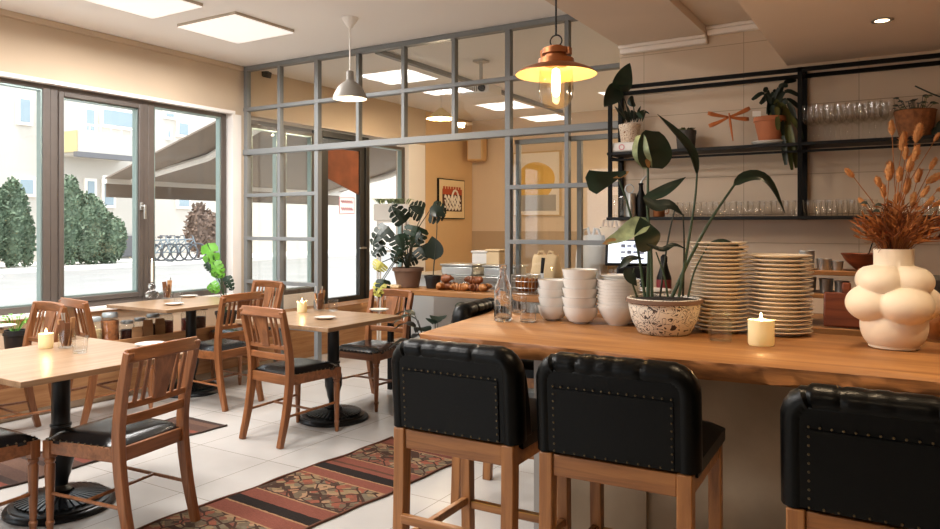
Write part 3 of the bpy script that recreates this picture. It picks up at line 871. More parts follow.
# ================================================================== CHAIRS, TABLES
def build_chair(label, loc, rotz):
    r = thing('dining_chair', label, 'chair', loc, rotz, 'wooden dining chairs')
    for s in (-1, 1):
        m = MB()
        pts = smooth([(s * .185, -.285, 0), (s * .185, -.235, .2), (s * .185, -.205, .42), (s * .188, -.215, .6), (s * .196, -.275, .862)], 14)
        m.sweep(pts, [.036] * 14, [.034 + .016 * math.sin(PI * i / 13) for i in range(14)], (1, 0, 0))
        m.build('rear_leg', M['oakchair'], r, bevel=.004)
    for s in (-1, 1):
        m = MB()
        m.lathe([(.012, 0), (.014, .03), (.0155, .055), (.018, .06), (.0185, .072), (.014, .078), (.0155, .1), (.0215, .27), (.0225, .325), (.018, .335), (.0235, .345), (.0235, .352), (.019, .36)], (s * .195, .2, 0), 14)
        m.box((s * .195, .2, .40), (.043, .043, .08))
        m.build('front_leg', M['oakchair'], r, bevel=.003)
    m = MB()
    m.box((0, .205, .412), (.35, .022, .062))
    m.box((0, -.205, .412), (.335, .024, .062))
    for s in (-1, 1): m.sweep([(s * .187, -.19, .412), (s * .199, .183, .412)], .022, .062, (1, 0, 0))
    m.build('seat_frame', M['oakseat'], r, bevel=.003)
    # upholstered pad
    m = MB(); n = 12; vs = []; fs = []
    for j in range(n + 1):
        for i in range(n + 1):
            u, v = i / n * 2 - 1, j / n * 2 - 1
            hw = .178 + .026 * (v + 1) / 2
            ed = max(0, 1 - abs(u) ** 5) * max(0, 1 - abs(v) ** 5)
            vs.append((u * (hw + .010 * (1 - abs(v) ** 8)), v * .208 + .008, .446 + .036 * ed ** .55 - .006 * (1 - u * u) * (1 - v * v)))
    for j in range(n):
        for i in range(n):
            a = j * (n + 1) + i; fs.append((a, a + 1, a + n + 2, a + n + 1))
    m.add(vs, fs)
    b = [j for j in range(n + 1)] + [j * (n + 1) + n for j in range(1, n + 1)] + [n * (n + 1) + i for i in range(n - 1, -1, -1)] + [j * (n + 1) for j in range(n - 1, 0, -1)]
    k0 = len(m.v)
    m.v += [(m.v[i][0], m.v[i][1], .43) for i in b]
    L = len(b)
    for i in range(L):
        m.f.append([b[i], k0 + i, k0 + (i + 1) % L, b[(i + 1) % L]]); m.mi.append(0)
    m.f.append([k0 + i for i in range(L)]); m.mi.append(0)
    m.cur = 1
    for k in range(11):
        t = k / 10
        m.ball((-.175 + .35 * t, .217, .447), .0048, 6, 4)
        for s in (-1, 1): m.ball((s * (.1985 + .013 * t), -.17 + .36 * t, .447), .0048, 6, 4)
    m.build('seat', None, r, mats=[M['seatleather'], M['nail']])
    # back: curved crest rail, two cross rails, shield splat, four slats
    def back_y(z): return -.215 - .06 * max(0, (z - .6) / .262) - (.0 if z > .6 else -.008 * (.6 - z) / .15)
    m = MB()
    crest = [(x, back_y(.845) - .022 * (1 - (x / .2) ** 2), .845 + .006 * (1 - (x / .2) ** 2)) for x in [-.206 + .412 * i / 12 for i in range(13)]]
    m.sweep(crest, .024, .062, (0, 1, -.22)); m.build('crest_rail', M['oakseat'], r, bevel=.006)
    for z, hgt in ((.622, .028), (.560, .040)):
        m = MB()
        m.sweep([(x, back_y(z) - .012 * (1 - (x / .19) ** 2), z) for x in [-.178 + .356 * i / 8 for i in range(9)]], .02, hgt, (0, 1, -.1)); m.build('back_rail', M['oakseat'], r, bevel=.003)
    m = MB()
    rows = []
    for z in (.627, .66, .70, .76, .82):
        t = (z - .627) / .193
        wv = .036 + .026 * t
        yy = back_y(z) - .014
        rows.append([(-wv, yy, z), (wv, yy, z), (wv, yy - .013, z), (-wv, yy - .013, z)])
    vs = [p for rr in rows for p in rr]; fs = []
    for i in range(4):
        for k in range(4):
            fs.append((i * 4 + k, i * 4 + (k + 1) % 4, i * 4 + 4 + (k + 1) % 4, i * 4 + 4 + k))
    fs += [(3, 2, 1, 0), (16, 17, 18, 19)]
    m.add(vs, fs); m.build('splat', M['oakchair'], r, bevel=.003)
    for x in (-.135, -.088, .088, .135):
        m = MB(); m.sweep([(x * .95, back_y(z) - .010, z) for z in (.627, .72, .82)], .018, .011, (1, 0, 0)); m.build('slat', M['oakchair'], r, bevel=.002)
    m = MB()
    for s in (-1, 1): m.tube([(s * .186, -.243, .185), (s * .194, .19, .2)], .0085, 8)
    m.tube([(-.19, -.02, .193), (.19, -.02, .193)], .0085, 8)
    m.build('stretcher', M['oakseat'], r)
    return r

CH = [
    ('wooden dining chair in the left foreground, back to us', (-3.147, 2.053, 0), R(99)),
    ('wooden dining chair cut by the lower left corner, only its seat front showing', (-3.56, 1.58, 0), R(2)),
    ('wooden dining chair at the far left, back leaning right above the near candle', (-5.05, 2.50, 0), R(176)),
    ('wooden dining chair at the near end of the window table, behind the cutlery jar', (-5.10, 3.27, 0), R(-8)),
    ('wooden dining chair in profile at the right side of the window table', (-4.72, 3.93, 0), R(92)),
    ('wooden dining chair at the far end of the window table, under the glazed partition', (-5.24, 4.66, 0), R(176)),
    ('wooden dining chair at the near end of the middle table, back towards us', (-3.56, 3.60, 0), R(-4)),
    ('wooden dining chair at the far end of the middle table, facing us', (-3.65, 4.53, 0), R(182)),
]
ch0 = build_chair(*CH[0]); cht = tree_of(ch0)
for lab, loc, rz in CH[1:]:
    dup(ch0, loc, rz, lab, 'wooden dining chairs', cht)

def build_table(label, loc, w, l, ox=0, oy=0):
    r = thing('pedestal_table', label, 'table', loc, 0, 'oak pedestal tables')
    MB().bx(-w / 2 + ox, w / 2 + ox, -l / 2 + oy, l / 2 + oy, .722, .75).build('tabletop', M['tabletop'], r, bevel=.003)
    m = MB()
    m.lathe([(.25, 0), (.252, .012), (.245, .022), (.228, .028), (.225, .036), (.212, .04), (.19, .044), (.09, .058), (.06, .066), (.045, .075)], n=48)
    for k in range(40):
        a = 2 * PI * k / 40
        m.sweep([(.06 * math.cos(a), .06 * math.sin(a), .069), (.2 * math.cos(a), .2 * math.sin(a), .046)], [.006, .020], .016, (-math.sin(a), math.cos(a), 0))
    m.build('base', M['iron'], r)
    m = MB(); m.lathe([(.05, .07), (.055, .09), (.032, .11), (.036, .14), (.045, .165), (.05, .2), (.062, .24), (.064, .31), (.05, .36), (.044, .40), (.05, .405), (.05, .415), (.043, .42), (.042, .70)], n=24)
    m.build('column', M['iron'], r)
    m = MB(); m.box((0, 0, .711), (.36, .05, .02)); m.box((0, 0, .711), (.05, .36, .02)); m.lathe([(.07, .69), (.07, .70)], n=20); m.build('bracket', M['iron'], r)
    return r
T1, T2, T3, T0 = (-3.635, 2.06), (-5.215, 4.06), (-3.60, 4.03), (-5.215, 2.0)
build_table('oak pedestal table at the left front, bearing the lit yellow candle', (T1[0], T1[1], 0), .92, .86)
build_table('oak pedestal table by the window, bearing a tall white candle', (T2[0], T2[1], 0), .78, .90, -.1)
build_table('oak pedestal table in the middle, next to the patterned runner rug', (T3[0], T3[1], 0), .86, .78, 0, -.14)
build_table('oak pedestal table almost out of view at the left edge', (T0[0], T0[1], 0), .78, .86, -.1)

# ---- small things on tables
def plate_small(p, label, rad=.075):
    m = MB(); m.lathe([(.001, .004), (rad * .55, .003), (rad * .6, 0), (rad * .64, .0), (rad, .014), (rad + .002, .016), (rad - .003, .0165), (rad * .62, .008), (.001, .0075)], n=32, cap=False)
    o = m.build('side_plate', M['china'], loc=p); tag(o, label, 'plate', 'side plates'); return o
def tumbler(p, label, h=.085, r0=.033, r1=.039, group='water tumblers', mat='glass'):
    m = MB(); m.lathe([(r0 * .9, 0), (r0, .003), (r1, h), (r1 - .0025, h), (r0 - .002, .012), (.001, .01)], n=24, cap=False)
    m.f.append([k for k in range(24)][::-1]); m.mi.append(0)
    o = m.build('tumbler', M[mat], loc=p); tag(o, label, 'glass', group); return o
def cutlery_jar(p, label, seed=1):
    rnd = random.Random(seed)
    r = thing('cutlery_jar', label, 'jar', p, rnd.uniform(0, 3), 'cutlery jars')
    m = MB(); m.lathe([(.036, 0), (.042, .006), (.043, .075), (.034, .092), (.036, .105), (.0335, .105), (.031, .092), (.04, .074), (.039, .01), (.001, .007)], n=24, cap=False)
    m.build('jar', M['glass'], r)
    for k in range(6):
        a = rnd.uniform(0, 2 * PI); d = Vector((math.cos(a), math.sin(a), 0)); q = Matrix.Rotation(rnd.uniform(0, 3), 3, 'Z')
        b = d * .010; t = d * .03 + V(0, 0, rnd.uniform(.13, .17))
        m = MB(); m.sweep([b + V(0, 0, .012), b.lerp(t, .6), t], [.030, .036, .04], [.010, .014, .006], q @ V(1, 0, 0))
        m.build('wrapped_cutlery', M['brown'] if k % 3 else M['paper'], r, bevel=.002)
    for k in range(2):
        a = rnd.uniform(0, 2 * PI); d = Vector((math.cos(a), math.sin(a), 0))
        m = MB(); m.tube([d * .005 + V(0, 0, .012), d * .034 + V(0, 0, .19)], [.003, .0045], 6); m.build('handle', M['steel'], r)
    return r
def votive(p, label, crown=False, e=1.2, rad=.036, h=.078):
    r = thing('candle', label, 'candle', p)
    n = 30; prof = [(rad * .92, 0), (rad, .006), (rad, h * .55), (rad * 1.02, h)]
    md = (lambda a, z: 1 + (.09 * math.cos(5 * a) * max(0, z / h - .3) if crown else .012 * math.cos(3 * a)))
    m = MB(); m.lathe(prof + [(rad * .86, h), (rad * .6, h - .012), (.004, h - .016)], n=n, cap=False, mod=md)
    if crown:
        m.v = [(x, y, z + (.010 * math.cos(5 * math.atan2(y, x)) if z > h - .002 else 0)) for x, y, z in m.v]
    m.build('wax', M['wax'], r)
    m = MB(); m.tube([(0, 0, h - .018), (.001, 0, h - .004)], .0012, 6); m.build('wick', M['wick'], r)
    m = MB(); m.lathe([(.001, h - .006), (.0055, h + .003), (.006, h + .008), (.004, h + .017), (.001, h + .028)], n=12); m.build('flame', M['flame'], r)
    l = bpy.data.lights.new('candle_glow', 'POINT'); l.energy = e * .25; l.color = (1, .6, .25); l.shadow_soft_size = .01
    o = bpy.data.objects.new('candle_glow', l); COL.objects.link(o); o.location = Vector(p) + V(0, 0, h + .035)
    return r
TZ = .7502
def onT(px, py): return on_z(px, py, TZ)
votive(onT(46, 348), 'lit yellow pillar candle on the left front table')
cutlery_jar(onT(67, 348), 'glass jar of brown wrapped cutlery on the left front table', 3)
tumbler(onT(80, 353), 'empty tumbler beside the cutlery jar on the left front table')
plate_small(onT(150, 346), 'small white plate on the left front table')
def tall_candle(p, label):
    r = thing('candlestick', label, 'candlestick', p)
    m = MB(); m.lathe([(.05, 0), (.056, .012), (.058, .03), (.05, .046), (.03, .056), (.024, .07), (.032, .082), (.034, .1), (.026, .115), (.018, .125), (.022, .135), (.016, .138)], n=24, mod=lambda a, z: 1 + .07 * math.cos(4 * a + z * 60))
    m.build('holder', M['rglass'], r)
    m = MB(); m.lathe([(.011, .13), (.0105, .3), (.009, .325), (.003, .33)], n=14); m.build('taper_candle', M['waxw'], r)
    m = MB(); m.lathe([(.001, .33), (.004, .338), (.001, .355)], n=10); m.build('flame', M['flame'], r)
tall_candle(onT(152, 297), 'tall white taper candle in a bulbous glass holder on the window table')
cutlery_jar(onT(167, 299), 'jar of brown wrapped cutlery on the window table', 5)
tumbler(onT(178, 302), 'empty tumbler beside the cutlery jar on the window table')
plate_small(onT(174, 305), 'small plate at the near corner of the window table')
plate_small(onT(189, 297), 'small plate at the far side of the window table')
votive(V(-3.93, 4.05, TZ), 'lit yellow candle with a wavy crown rim on the middle table', True)
cutlery_jar(onT(319, 311), 'jar of brown wrapped cutlery on the middle table', 8)
tumbler(onT(333, 311), 'empty tumbler on the middle table')
plate_small(onT(325, 319), 'small plate at the near corner of the middle table')
plate_small(onT(379, 311), 'small plate at the right end of the middle table')
plate_small(onT(3, 327.5), 'small plate at the edge of the table by the left edge')

# ================================================================== RUGS
def rug_mat(name, bands, pal, motif, y_len):
    """bands: (start fraction, kind) along +Y of the object; kinds are colours or 'motif'"""
    m, nt, b = newmat(name)
    tc = nt.nodes.new('ShaderNodeTexCoord'); sp = nt.nodes.new('ShaderNodeSeparateXYZ'); nt.links.new(tc.outputs['Object'], sp.inputs[0])
    def MT(op, a, c=None):
        n = nt.nodes.new('ShaderNodeMath'); n.operation = op
        for i, v in enumerate((a, c)):
            if v is None: continue
            if isinstance(v, (int, float)): n.inputs[i].default_value = v
            else: nt.links.new(v, n.inputs[i])
        return n.outputs[0]
    wob = nt.nodes.new('ShaderNodeTexNoise'); wob.inputs['Scale'].default_value = 30; nt.links.new(tc.outputs['Object'], wob.inputs['Vector'])
    yy = MT('ADD', sp.outputs['Y'], MT('MULTIPLY', MT('SUBTRACT', wob.outputs['Fac'], .5), .012))
    fr = MT('DIVIDE', yy, y_len)
    def ramp(interp='CONSTANT'):
        r = nt.nodes.new('ShaderNodeValToRGB'); r.color_ramp.interpolation = interp; return r
    def fill(r, stops):
        els = r.color_ramp.elements
        while len(els) > 1: els.remove(els[-1])
        els[0].position = stops[0][0]; els[0].color = stops[0][1]
        for p, c in stops[1:]:
            e = els.new(p); e.color = c
    half = len(bands) // 2
    r1 = ramp(); fill(r1, [(p, hx(pal[k])) for p, k in bands[:30]]); nt.links.new(fr, r1.inputs['Fac'])
    col = r1.outputs['Color']
    mk = ramp(); fill(mk, [(p, (1, 1, 1, 1) if k in motif else (0, 0, 0, 1)) for p, k in bands[:30]]); nt.links.new(fr, mk.inputs['Fac'])
    # woven motif: cells of colour cut by zigzags
    mp = nt.nodes.new('ShaderNodeMapping'); mp.inputs['Scale'].default_value = (20, 23, 1); mp.inputs['Rotation'].default_value = (0, 0, R(40)); nt.links.new(tc.outputs['Object'], mp.inputs['Vector'])
    vo = nt.nodes.new('ShaderNodeTexVoronoi'); vo.distance = 'CHEBYCHEV'; vo.inputs['Scale'].default_value = 1; vo.inputs['Randomness'].default_value = .75; nt.links.new(mp.outputs[0], vo.inputs['Vector'])
    sx = nt.nodes.new('ShaderNodeSeparateColor'); nt.links.new(vo.outputs['Color'], sx.inputs[0])
    mr = ramp(); fill(mr, [(0, hx('#5e5040')), (.2, hx('#6e4436')), (.38, hx('#7b684e')), (.55, hx('#43362c')), (.66, hx('#7d4938')), (.8, hx('#655b4b')), (.92, hx('#8c6e54'))]); nt.links.new(sx.outputs[0], mr.inputs['Fac'])
    vd = nt.nodes.new('ShaderNodeTexVoronoi'); vd.feature = 'DISTANCE_TO_EDGE'; vd.inputs['Scale'].default_value = .55; vd.inputs['Randomness'].default_value = .6; nt.links.new(mp.outputs[0], vd.inputs['Vector'])
    zz = MT('LESS_THAN', vd.outputs['Distance'], .055)
    mz = nt.nodes.new('ShaderNodeMix'); mz.data_type = 'RGBA'; nt.links.new(zz, mz.inputs['Factor']); nt.links.new(mr.outputs[0], mz.inputs['A']); mz.inputs['B'].default_value = hx('#3c2a22')
    mx = nt.nodes.new('ShaderNodeMix'); mx.data_type = 'RGBA'; nt.links.new(mk.outputs['Color'], mx.inputs['Factor']); nt.links.new(col, mx.inputs['A']); nt.links.new(mz.outputs['Result'], mx.inputs['B'])
    n2 = nt.nodes.new('ShaderNodeTexNoise'); n2.inputs['Scale'].default_value = 60; n2.inputs['Detail'].default_value = 6
    mp2 = nt.nodes.new('ShaderNodeMapping'); mp2.inputs['Scale'].default_value = (1, 5, 1); nt.links.new(tc.outputs['Object'], mp2.inputs['Vector']); nt.links.new(mp2.outputs[0], n2.inputs['Vector'])
    hs = nt.nodes.new('ShaderNodeHueSaturation'); nt.links.new(mx.outputs['Result'], hs.inputs['Color']); nt.links.new(MT('ADD', .65, MT('MULTIPLY', n2.outputs['Fac'], .7)), hs.inputs['Value'])
    nt.links.new(hs.outputs[0], b.inputs['Base Color']); b.inputs['Roughness'].default_value = .95; b.inputs['Specular IOR Level'].default_value = .1
    bp = nt.nodes.new('ShaderNodeBump'); bp.inputs['Strength'].default_value = .5; bp.inputs['Distance'].default_value = .004; nt.links.new(n2.outputs['Fac'], bp.inputs['Height']); nt.links.new(bp.outputs['Normal'], b.inputs['Normal'])
    return m
def rug(name, label, x, y, rz, w, l, mat, edge):
    r = thing(name, label, 'rug', (x, y, 0), rz)
    m = MB(); nx, ny = 10, 60; vs = []; fs = []
    rnd = random.Random(int(abs(x) * 100))
    ph = [rnd.uniform(0, 6) for _ in range(4)]
    for lay in (1, 0):
        for j in range(ny + 1):
            for i in range(nx + 1):
                u, v = i / nx - .5, j / ny
                yy = -v * l
                xx = u * w + .008 * math.sin(v * 23 + ph[0]) * u * 2 + .005 * math.sin(v * 51 + ph[1])
                zz = .007 + .003 * math.sin(v * 40 + ph[2]) * abs(u) * 2
                vs.append((xx, yy, zz if lay else .001))
    K = (nx + 1) * (ny + 1)
    for j in range(ny):
        for i in range(nx):
            a = j * (nx + 1) + i
            fs.append((a, a + 1, a + nx + 2, a + nx + 1)); fs.append((K + a, K + a + nx + 1, K + a + nx + 2, K + a + 1))
    bd = [i for i in range(nx + 1)] + [j * (nx + 1) + nx for j in range(1, ny + 1)] + [ny * (nx + 1) + i for i in range(nx - 1, -1, -1)] + [j * (nx + 1) for j in range(ny - 1, 0, -1)]
    for i in range(len(bd)):
        a, c = bd[i], bd[(i + 1) % len(bd)]; fs.append((a, c, K + c, K + a))
    m.add(vs, fs); m.build('weave', mat, r)
    m = MB()
    for s in (-1, 1):
        m.tube([(s * w / 2 + s * .008 * math.sin(v * 23 + ph[0]) + .005 * math.sin(v * 51 + ph[1]), -v * l, .008) for v in [k / 60 for k in range(61)]], .0065, 6)
    m.build('selvedge', edge, r)
    return r
PAL = {'r': '#6f4135', 'r2': '#5f372c', 'k': '#241e1b', 't': '#8d6c50', 'b': '#4e3529', 'o': '#8a5038', 'm': '#6b5344', 'd': '#3a2b26'}
seq = [('b', .03), ('r', .07), ('k', .006), ('r2', .03), ('t', .01), ('m', .30), ('d', .01), ('t', .012), ('r', .075), ('b', .02), ('r', .04), ('k', .085), ('t', .012), ('r', .085), ('t', .014), ('m', .30), ('d', .01), ('t', .012), ('r', .10), ('k', .075), ('t', .012), ('r', .10), ('t', .014), ('m', .30), ('r', .09), ('k', .08), ('r', .1), ('t', .02), ('m', .3)]
def bands(seq, l):
    out = []; p = 0
    for k, w in seq: out.append((p / l, k)); p += w
    return out
LR = 2.75
# object +Y points to the far end; weave runs towards us, so the material reads -Y
rm = rug_mat('kilim_red', [(p, k) for p, k in bands(seq, LR)], PAL, 'm', -LR)
rug('runner_rug', 'red and black striped woven runner rug on the floor beside the bar stools', -2.60, 3.83, R(-4.0), .64, LR, rm, pmat('rug_edge', '#5d3b2b', .95))
seq2 = [('d', .04), ('b', .06), ('m', .10), ('r2', .05), ('d', .04), ('b', .09), ('m', .12), ('d', .05), ('r2', .07), ('b', .05), ('m', .12), ('d', .06), ('b', .08), ('r2', .05), ('m', .12), ('d', .05), ('b', .1), ('m', .1), ('d', .06), ('r2', .06), ('b', .1), ('m', .12), ('d', .05), ('b', .1)]
PAL2 = {'r2': '#6d3f35', 'd': '#3a2f2b', 'b': '#59443a', 'm': '#4c3a33'}
rm2 = rug_mat('kilim_dark', bands(seq2, 2.3), PAL2, '', -2.3)
rug('runner_rug', 'dark brown striped runner rug on the floor between the window tables', -4.33, 3.49, R(-1.5), .46, 2.3, rm2, pmat('rug_edge_dark', '#3d2d25', .95))

# ================================================================== BAR
BZ = .95
def bar():
    top = []
    front = [on_z(x, y, BZ) for x, y in ((419, 333), (470, 338), (538, 344), (600, 351), (660, 357), (760, 365), (850, 373), (940, 381))]
    f = [(p.x, p.y) for p in front] + [(.9, 2.50), (1.6, 2.53)]
    le = on_z(486, 313, BZ)
    poly = f + [(1.6, 3.33), (.4, 3.36), (-.8, 3.38), (-1.93, 3.42), (le.x, le.y)]
    # resample the outline so that the live edge can wander
    out = []
    for i in range(len(poly)):
        a, b = Vector(poly[i]), Vector(poly[(i + 1) % len(poly)])
        k = max(1, int((b - a).length / .03))
        for j in range(k): out.append(a.lerp(b, j / k))
    n = len(out); rnd = random.Random(4); th = .066
    o = thing('bar_counter', 'long live-edge oak bar counter with concrete front', 'bar counter', (-.4, 2.95, 0))
    def ins(p, i, d):
        a, b = out[i - 1], out[(i + 1) % n]; t = (b - a).normalized(); nn = Vector((-t.y, t.x)); return p + nn * d
    rings = []
    ph = rnd.uniform(0, 6)
    def wig(i, s): return .007 * math.sin(i * .31 + s) + .005 * math.sin(i * .83 + 2 * s) + .003 * math.sin(i * 2.1 + s) + rnd.uniform(-.002, .002)
    for (z, d, s) in ((BZ, .006, 0), (BZ - .004, 0, 0), (BZ - .022, -.006, 1), (BZ - .048, -.008, 2), (BZ - th, .006, 3)):
        rings.append([(*ins(out[i], i, d + (abs(wig(i, s)) if s else 0)), z + (wig(i, s * 1.7) if s in (1, 2) else 0)) for i in range(n)])
    m = MB(); vs = [(x + .4, y - 2.95, z) for rr in rings for (x, y, z) in rr]; fs = [list(range(n))]; mi = [0]
    for k in range(len(rings) - 1):
        for i in range(n):
            fs.append([k * n + i, k * n + (i + 1) % n, (k + 1) * n + (i + 1) % n, (k + 1) * n + i]); mi.append(1 if k >= 1 else 0)
    fs.append([(len(rings) - 1) * n + i for i in range(n)][::-1]); mi.append(1)
    m.v = vs; m.f = fs; m.mi = mi
    m.build('worktop', None, o, mats=[M['bar'], M['baredge']], smooth_ang=50)
    m = MB(); m.bx(-1.36 + .4, 1.6 + .4, 2.86 - 2.95, 3.22 - 2.95, .001, BZ - th - .008); m.build('front_panel', M['barpanel'], o)
    m = MB(); m.bx(-1.40 + .4, -1.361 + .4, 2.85 - 2.95, 3.23 - 2.95, .001, BZ - th - .008); m.build('end_panel', M['greypost'], o)
    for x in (-.92, -.30, .32):
        m = MB(); m.bx(x + .4 - .02, x + .4 + .02, 2.85 - 2.95 - .012, 2.859 - 2.95, .001, BZ - th - .009); m.build('batten', M['barpanel'], o)
    return o
bar()

def build_stool(label, loc, rotz):
    r = thing('bar_stool', label, 'bar stool', loc, rotz, 'black leather bar stools')
    w = .235; zs = .70
    for s in (-1, 1):
        m = MB(); m.sweep([(s * (w - .024), -.240, 0), (s * (w - .024), -.222, .55), (s * (w - .024), -.222, zs)], .044, .046, (1, 0, 0)); m.build('rear_leg', M['stoolwood'], r, bevel=.004)
        m = MB(); m.sweep([(s * (w - .026), .235, 0), (s * (w - .026), .22, zs - .03)], .042, .042, (1, 0, 0)); m.build('front_leg', M['stoolwood'], r, bevel=.004)
    m = MB()
    m.box((0, -.222, .664), (2 * w - .094, .03, .066)); m.box((0, .22, .648), (2 * w - .096, .028, .05))
    for s in (-1, 1): m.box((s * (w - .026), 0, .652), (.03, .40, .055))
    m.build('seat_frame', M['stoolrail'], r, bevel=.003)
    m = MB(); m.box((0, -.254, .395), (2 * w - .092, .024, .03))
    for s in (-1, 1): m.box((s * (w - .025), -.012, .30), (.024, .465, .03))
    m.build('stretcher', M['stoolrail'], r, bevel=.003)
    m = MB(); m.box((0, .226, .285), (2 * w - .095, .024, .028)); fr = m.build('foot_rail', M['stoolrail'], r, bevel=.003)
    m = MB(); m.box((0, .226, .3005), (2 * w - .10, .027, .003)); m.build('brass_strip', M['brass'], fr)
    # seat pad, softly domed
    m = MB(); n = 12; vs = []; fs = []
    for lay in (0, 1):
        for j in range(n + 1):
            for i in range(n + 1):
                u, v = i / n * 2 - 1, j / n * 2 - 1
                ed = (max(0, 1 - abs(u) ** 6) * max(0, 1 - abs(v) ** 6)) ** .5
                vs.append((u * w, .04 + v * .215, (.715 + .035 * ed) if lay == 0 else .675))
    K = (n + 1) ** 2
    for j in range(n):
        for i in range(n):
            a = j * (n + 1) + i; fs.append((a, a + 1, a + n + 2, a + n + 1)); fs.append((K + a, K + a + n + 1, K + a + n + 2, K + a + 1))
    bd = [i for i in range(n + 1)] + [j * (n + 1) + n for j in range(1, n + 1)] + [n * (n + 1) + i for i in range(n - 1, -1, -1)] + [j * (n + 1) for j in range(n - 1, 0, -1)]
    for i in range(len(bd)):
        a, c = bd[i], bd[(i + 1) % len(bd)]; fs.append((a, c, K + c, K + a))
    m.add(vs, fs); m.build('seat', M['leather'], r)
    # back: upright core with a rolled pleated border around it and a flat rear panel
    yb = -.215
    def lean(z): return yb - .02 * (z - zs) / .3
    m = MB(); zt = 1.01; rr = .036
    path = []
    x0 = w - rr * .55
    for z in [.705 + (zt - rr - .05 - .705) * k / 18 for k in range(19)]: path.append((-x0, z))
    for k in range(1, 10):
        a = PI / 2 * k / 10; path.append((-x0 + .05 * (1 - math.cos(a)), zt - rr - .05 + .05 * math.sin(a)))
    for k in range(31): path.append((-x0 + .05 + (2 * x0 - .1) * k / 30, zt - rr))
    for k in range(1, 10):
        a = PI / 2 * (1 - k / 10); path.append((x0 - .05 + .05 * (math.cos(a)), zt - rr - .05 + .05 * math.sin(a)))
    for z in [zt - rr - .05 - (zt - rr - .05 - .705) * k / 18 for k in range(19)]: path.append((x0, z))
    pts = [(x, lean(z), z) for x, z in path]
    N = len(pts); rad = []
    for i in range(N):
        q = 1.0
        for c in (26, 33, 38.5, 43.5, 51): q -= .10 * math.exp(-((i - c) / .55) ** 2)
        if 19 <= i <= 27 or N - 28 <= i <= N - 20: q *= 1 + .03 * math.sin(i * 3.1)
        rad.append(rr * q)
    # oval section, deeper than wide
    t = MB(); t.tube(pts, rad, 16)
    t.v = [(x, lean(z) + (y - lean(z)) * 1.35 + .018, z) for x, y, z in t.v]
    t.build('rolled_border', M['leather'], r)
    m = MB()
    m.sweep([(0, lean(.705), .703), (0, lean(.97), .965)], 2 * x0 - .01, .052, (1, 0, 0))
    bk = m.build('backrest', M['leather'], r, bevel=.008)
    m = MB(); m.sweep([(0, lean(.705) - .024, .708), (0, lean(.92) - .024, .905)], 2 * x0 - .062, .014, (1, 0, 0))
    m.cur = 1
    hw = x0 - .036
    for k in range(15): m.ball((-hw + 2 * hw * k / 14, lean(.908) - .033, .912), .0036, 6, 4)
    for k in range(12): m.ball((-hw + 2 * hw * k / 11, lean(.71) - .033, .712), .0036, 6, 4)
    for s in (-1, 1):
        for k in range(1, 9): m.ball((s * hw, lean(.712 + .198 * k / 9) - .033, .712 + .198 * k / 9), .0036, 6, 4)
    m.build('rear_panel', None, bk, mats=[M['leather'], M['nail']])
    # side wings that join back and seat
    for s in (-1, 1):
        m = MB(); m.prism([(-.20, .70), (-.10, .70), (-.115, .80), (-.14, .90), (-.17, .96), (-.20, .96)], -.017, .017)
        m.v = [(s * (w - .016) + zz, x, y) for x, y, zz in m.v]
        m.build('side_wing', M['leather'], r, bevel=.012)
    return r
ST = [
    ('black leather bar stool nearest the left end of the bar front, back towards us', (-1.315, 2.285, 0), R(1)),
    ('black leather bar stool in the middle of the three along the bar front', (-.765, 2.30, 0), R(2)),
    ('black leather bar stool at the right, cut by the frame edge', (-.03, 2.20, 0), R(-1)),
    ('black leather bar stool at the left end of the bar, only its back top showing', (-1.74, 3.33, 0), R(-82)),
]
st0 = build_stool(*ST[0]); stt = tree_of(st0)
for lab, loc, rz in ST[1:]: dup(st0, loc, rz, lab, 'black leather bar stools', stt)

# ================================================================== WINDOW LEDGE
LX, LZ = -5.49, .40
def ledge():
    r = thing('window_bench', 'long low oak bench along the windows, holding preserve jars', 'bench', (LX, 2.5, 0))
    MB().bx(XW - LX + .004, -.024, -3.0, 2.79, LZ - .03, LZ).build('shelf_board', M['ledgewood'], r, bevel=.003)
    MB().bx(-.022, .0, -3.0, 2.79, .06, .475).build('front_board', M['ledgewood'], r, bevel=.004)
    MB().bx(-.06, -.035, -3.0, 2.79, .001, LZ - .031).build('plinth', M['wall'], r)
ledge()
def second_bench():
    r = thing('window_bench', 'low oak bench under the windows of the room beyond the partition', 'bench', (LX, 5.45, 0))
    MB().bx(XW - LX + .014, -.024, 0, 2.78, .44, .47).build('seat_board', M['ledgewood'], r, bevel=.003)
    MB().bx(-.022, 0, 0, 2.78, .001, .50).build('front_board', M['ledgewood'], r, bevel=.004)
second_bench()
def preserve_jar(px, label, fill, h=.25, rad=.062, x=-5.68, lvl=.8):
    p = on_x(px, 320, x); p.z = LZ + .0005
    r = thing('preserve_jar', label, 'jar', p, 0, 'preserve jars on the window bench')
    m = MB(); m.lathe([(rad * .9, 0), (rad, .008), (rad, h * .78), (rad * .8, h * .86), (rad * .8, h * .9), (rad * .77, h * .9), (rad * .77, h * .86), (rad * .96, h * .77), (rad * .96, .012), (.001, .01)], n=24, cap=False); m.build('jar', M['glass'], r)
    m = MB(); m.lathe([(rad * .86, h * .87), (rad * .88, h * .88), (rad * .88, h * .95), (rad * .8, h), (.001, h)], n=24); m.build('lid', M['lidblue'], r)
    m = MB(); m.lathe([(.001, .012), (rad * .94, .012), (rad * .95, .03), (rad * .95, h * .76 * lvl), (rad * .7, h * .78 * lvl), (.001, h * .79 * lvl)], n=20, cap=False); m.build('filling', M[fill], r)
    return r
preserve_jar(94, 'preserve jar of pale grain behind the chair at the window table', 'grain', .26)
preserve_jar(110, 'tall preserve jar of brown biscuits, largest of the row on the window bench', 'cookie', .285, .070, -5.66, 1.0)
preserve_jar(127, 'short jar of dark preserve right of the biscuit jar', 'spice', .2, .058)
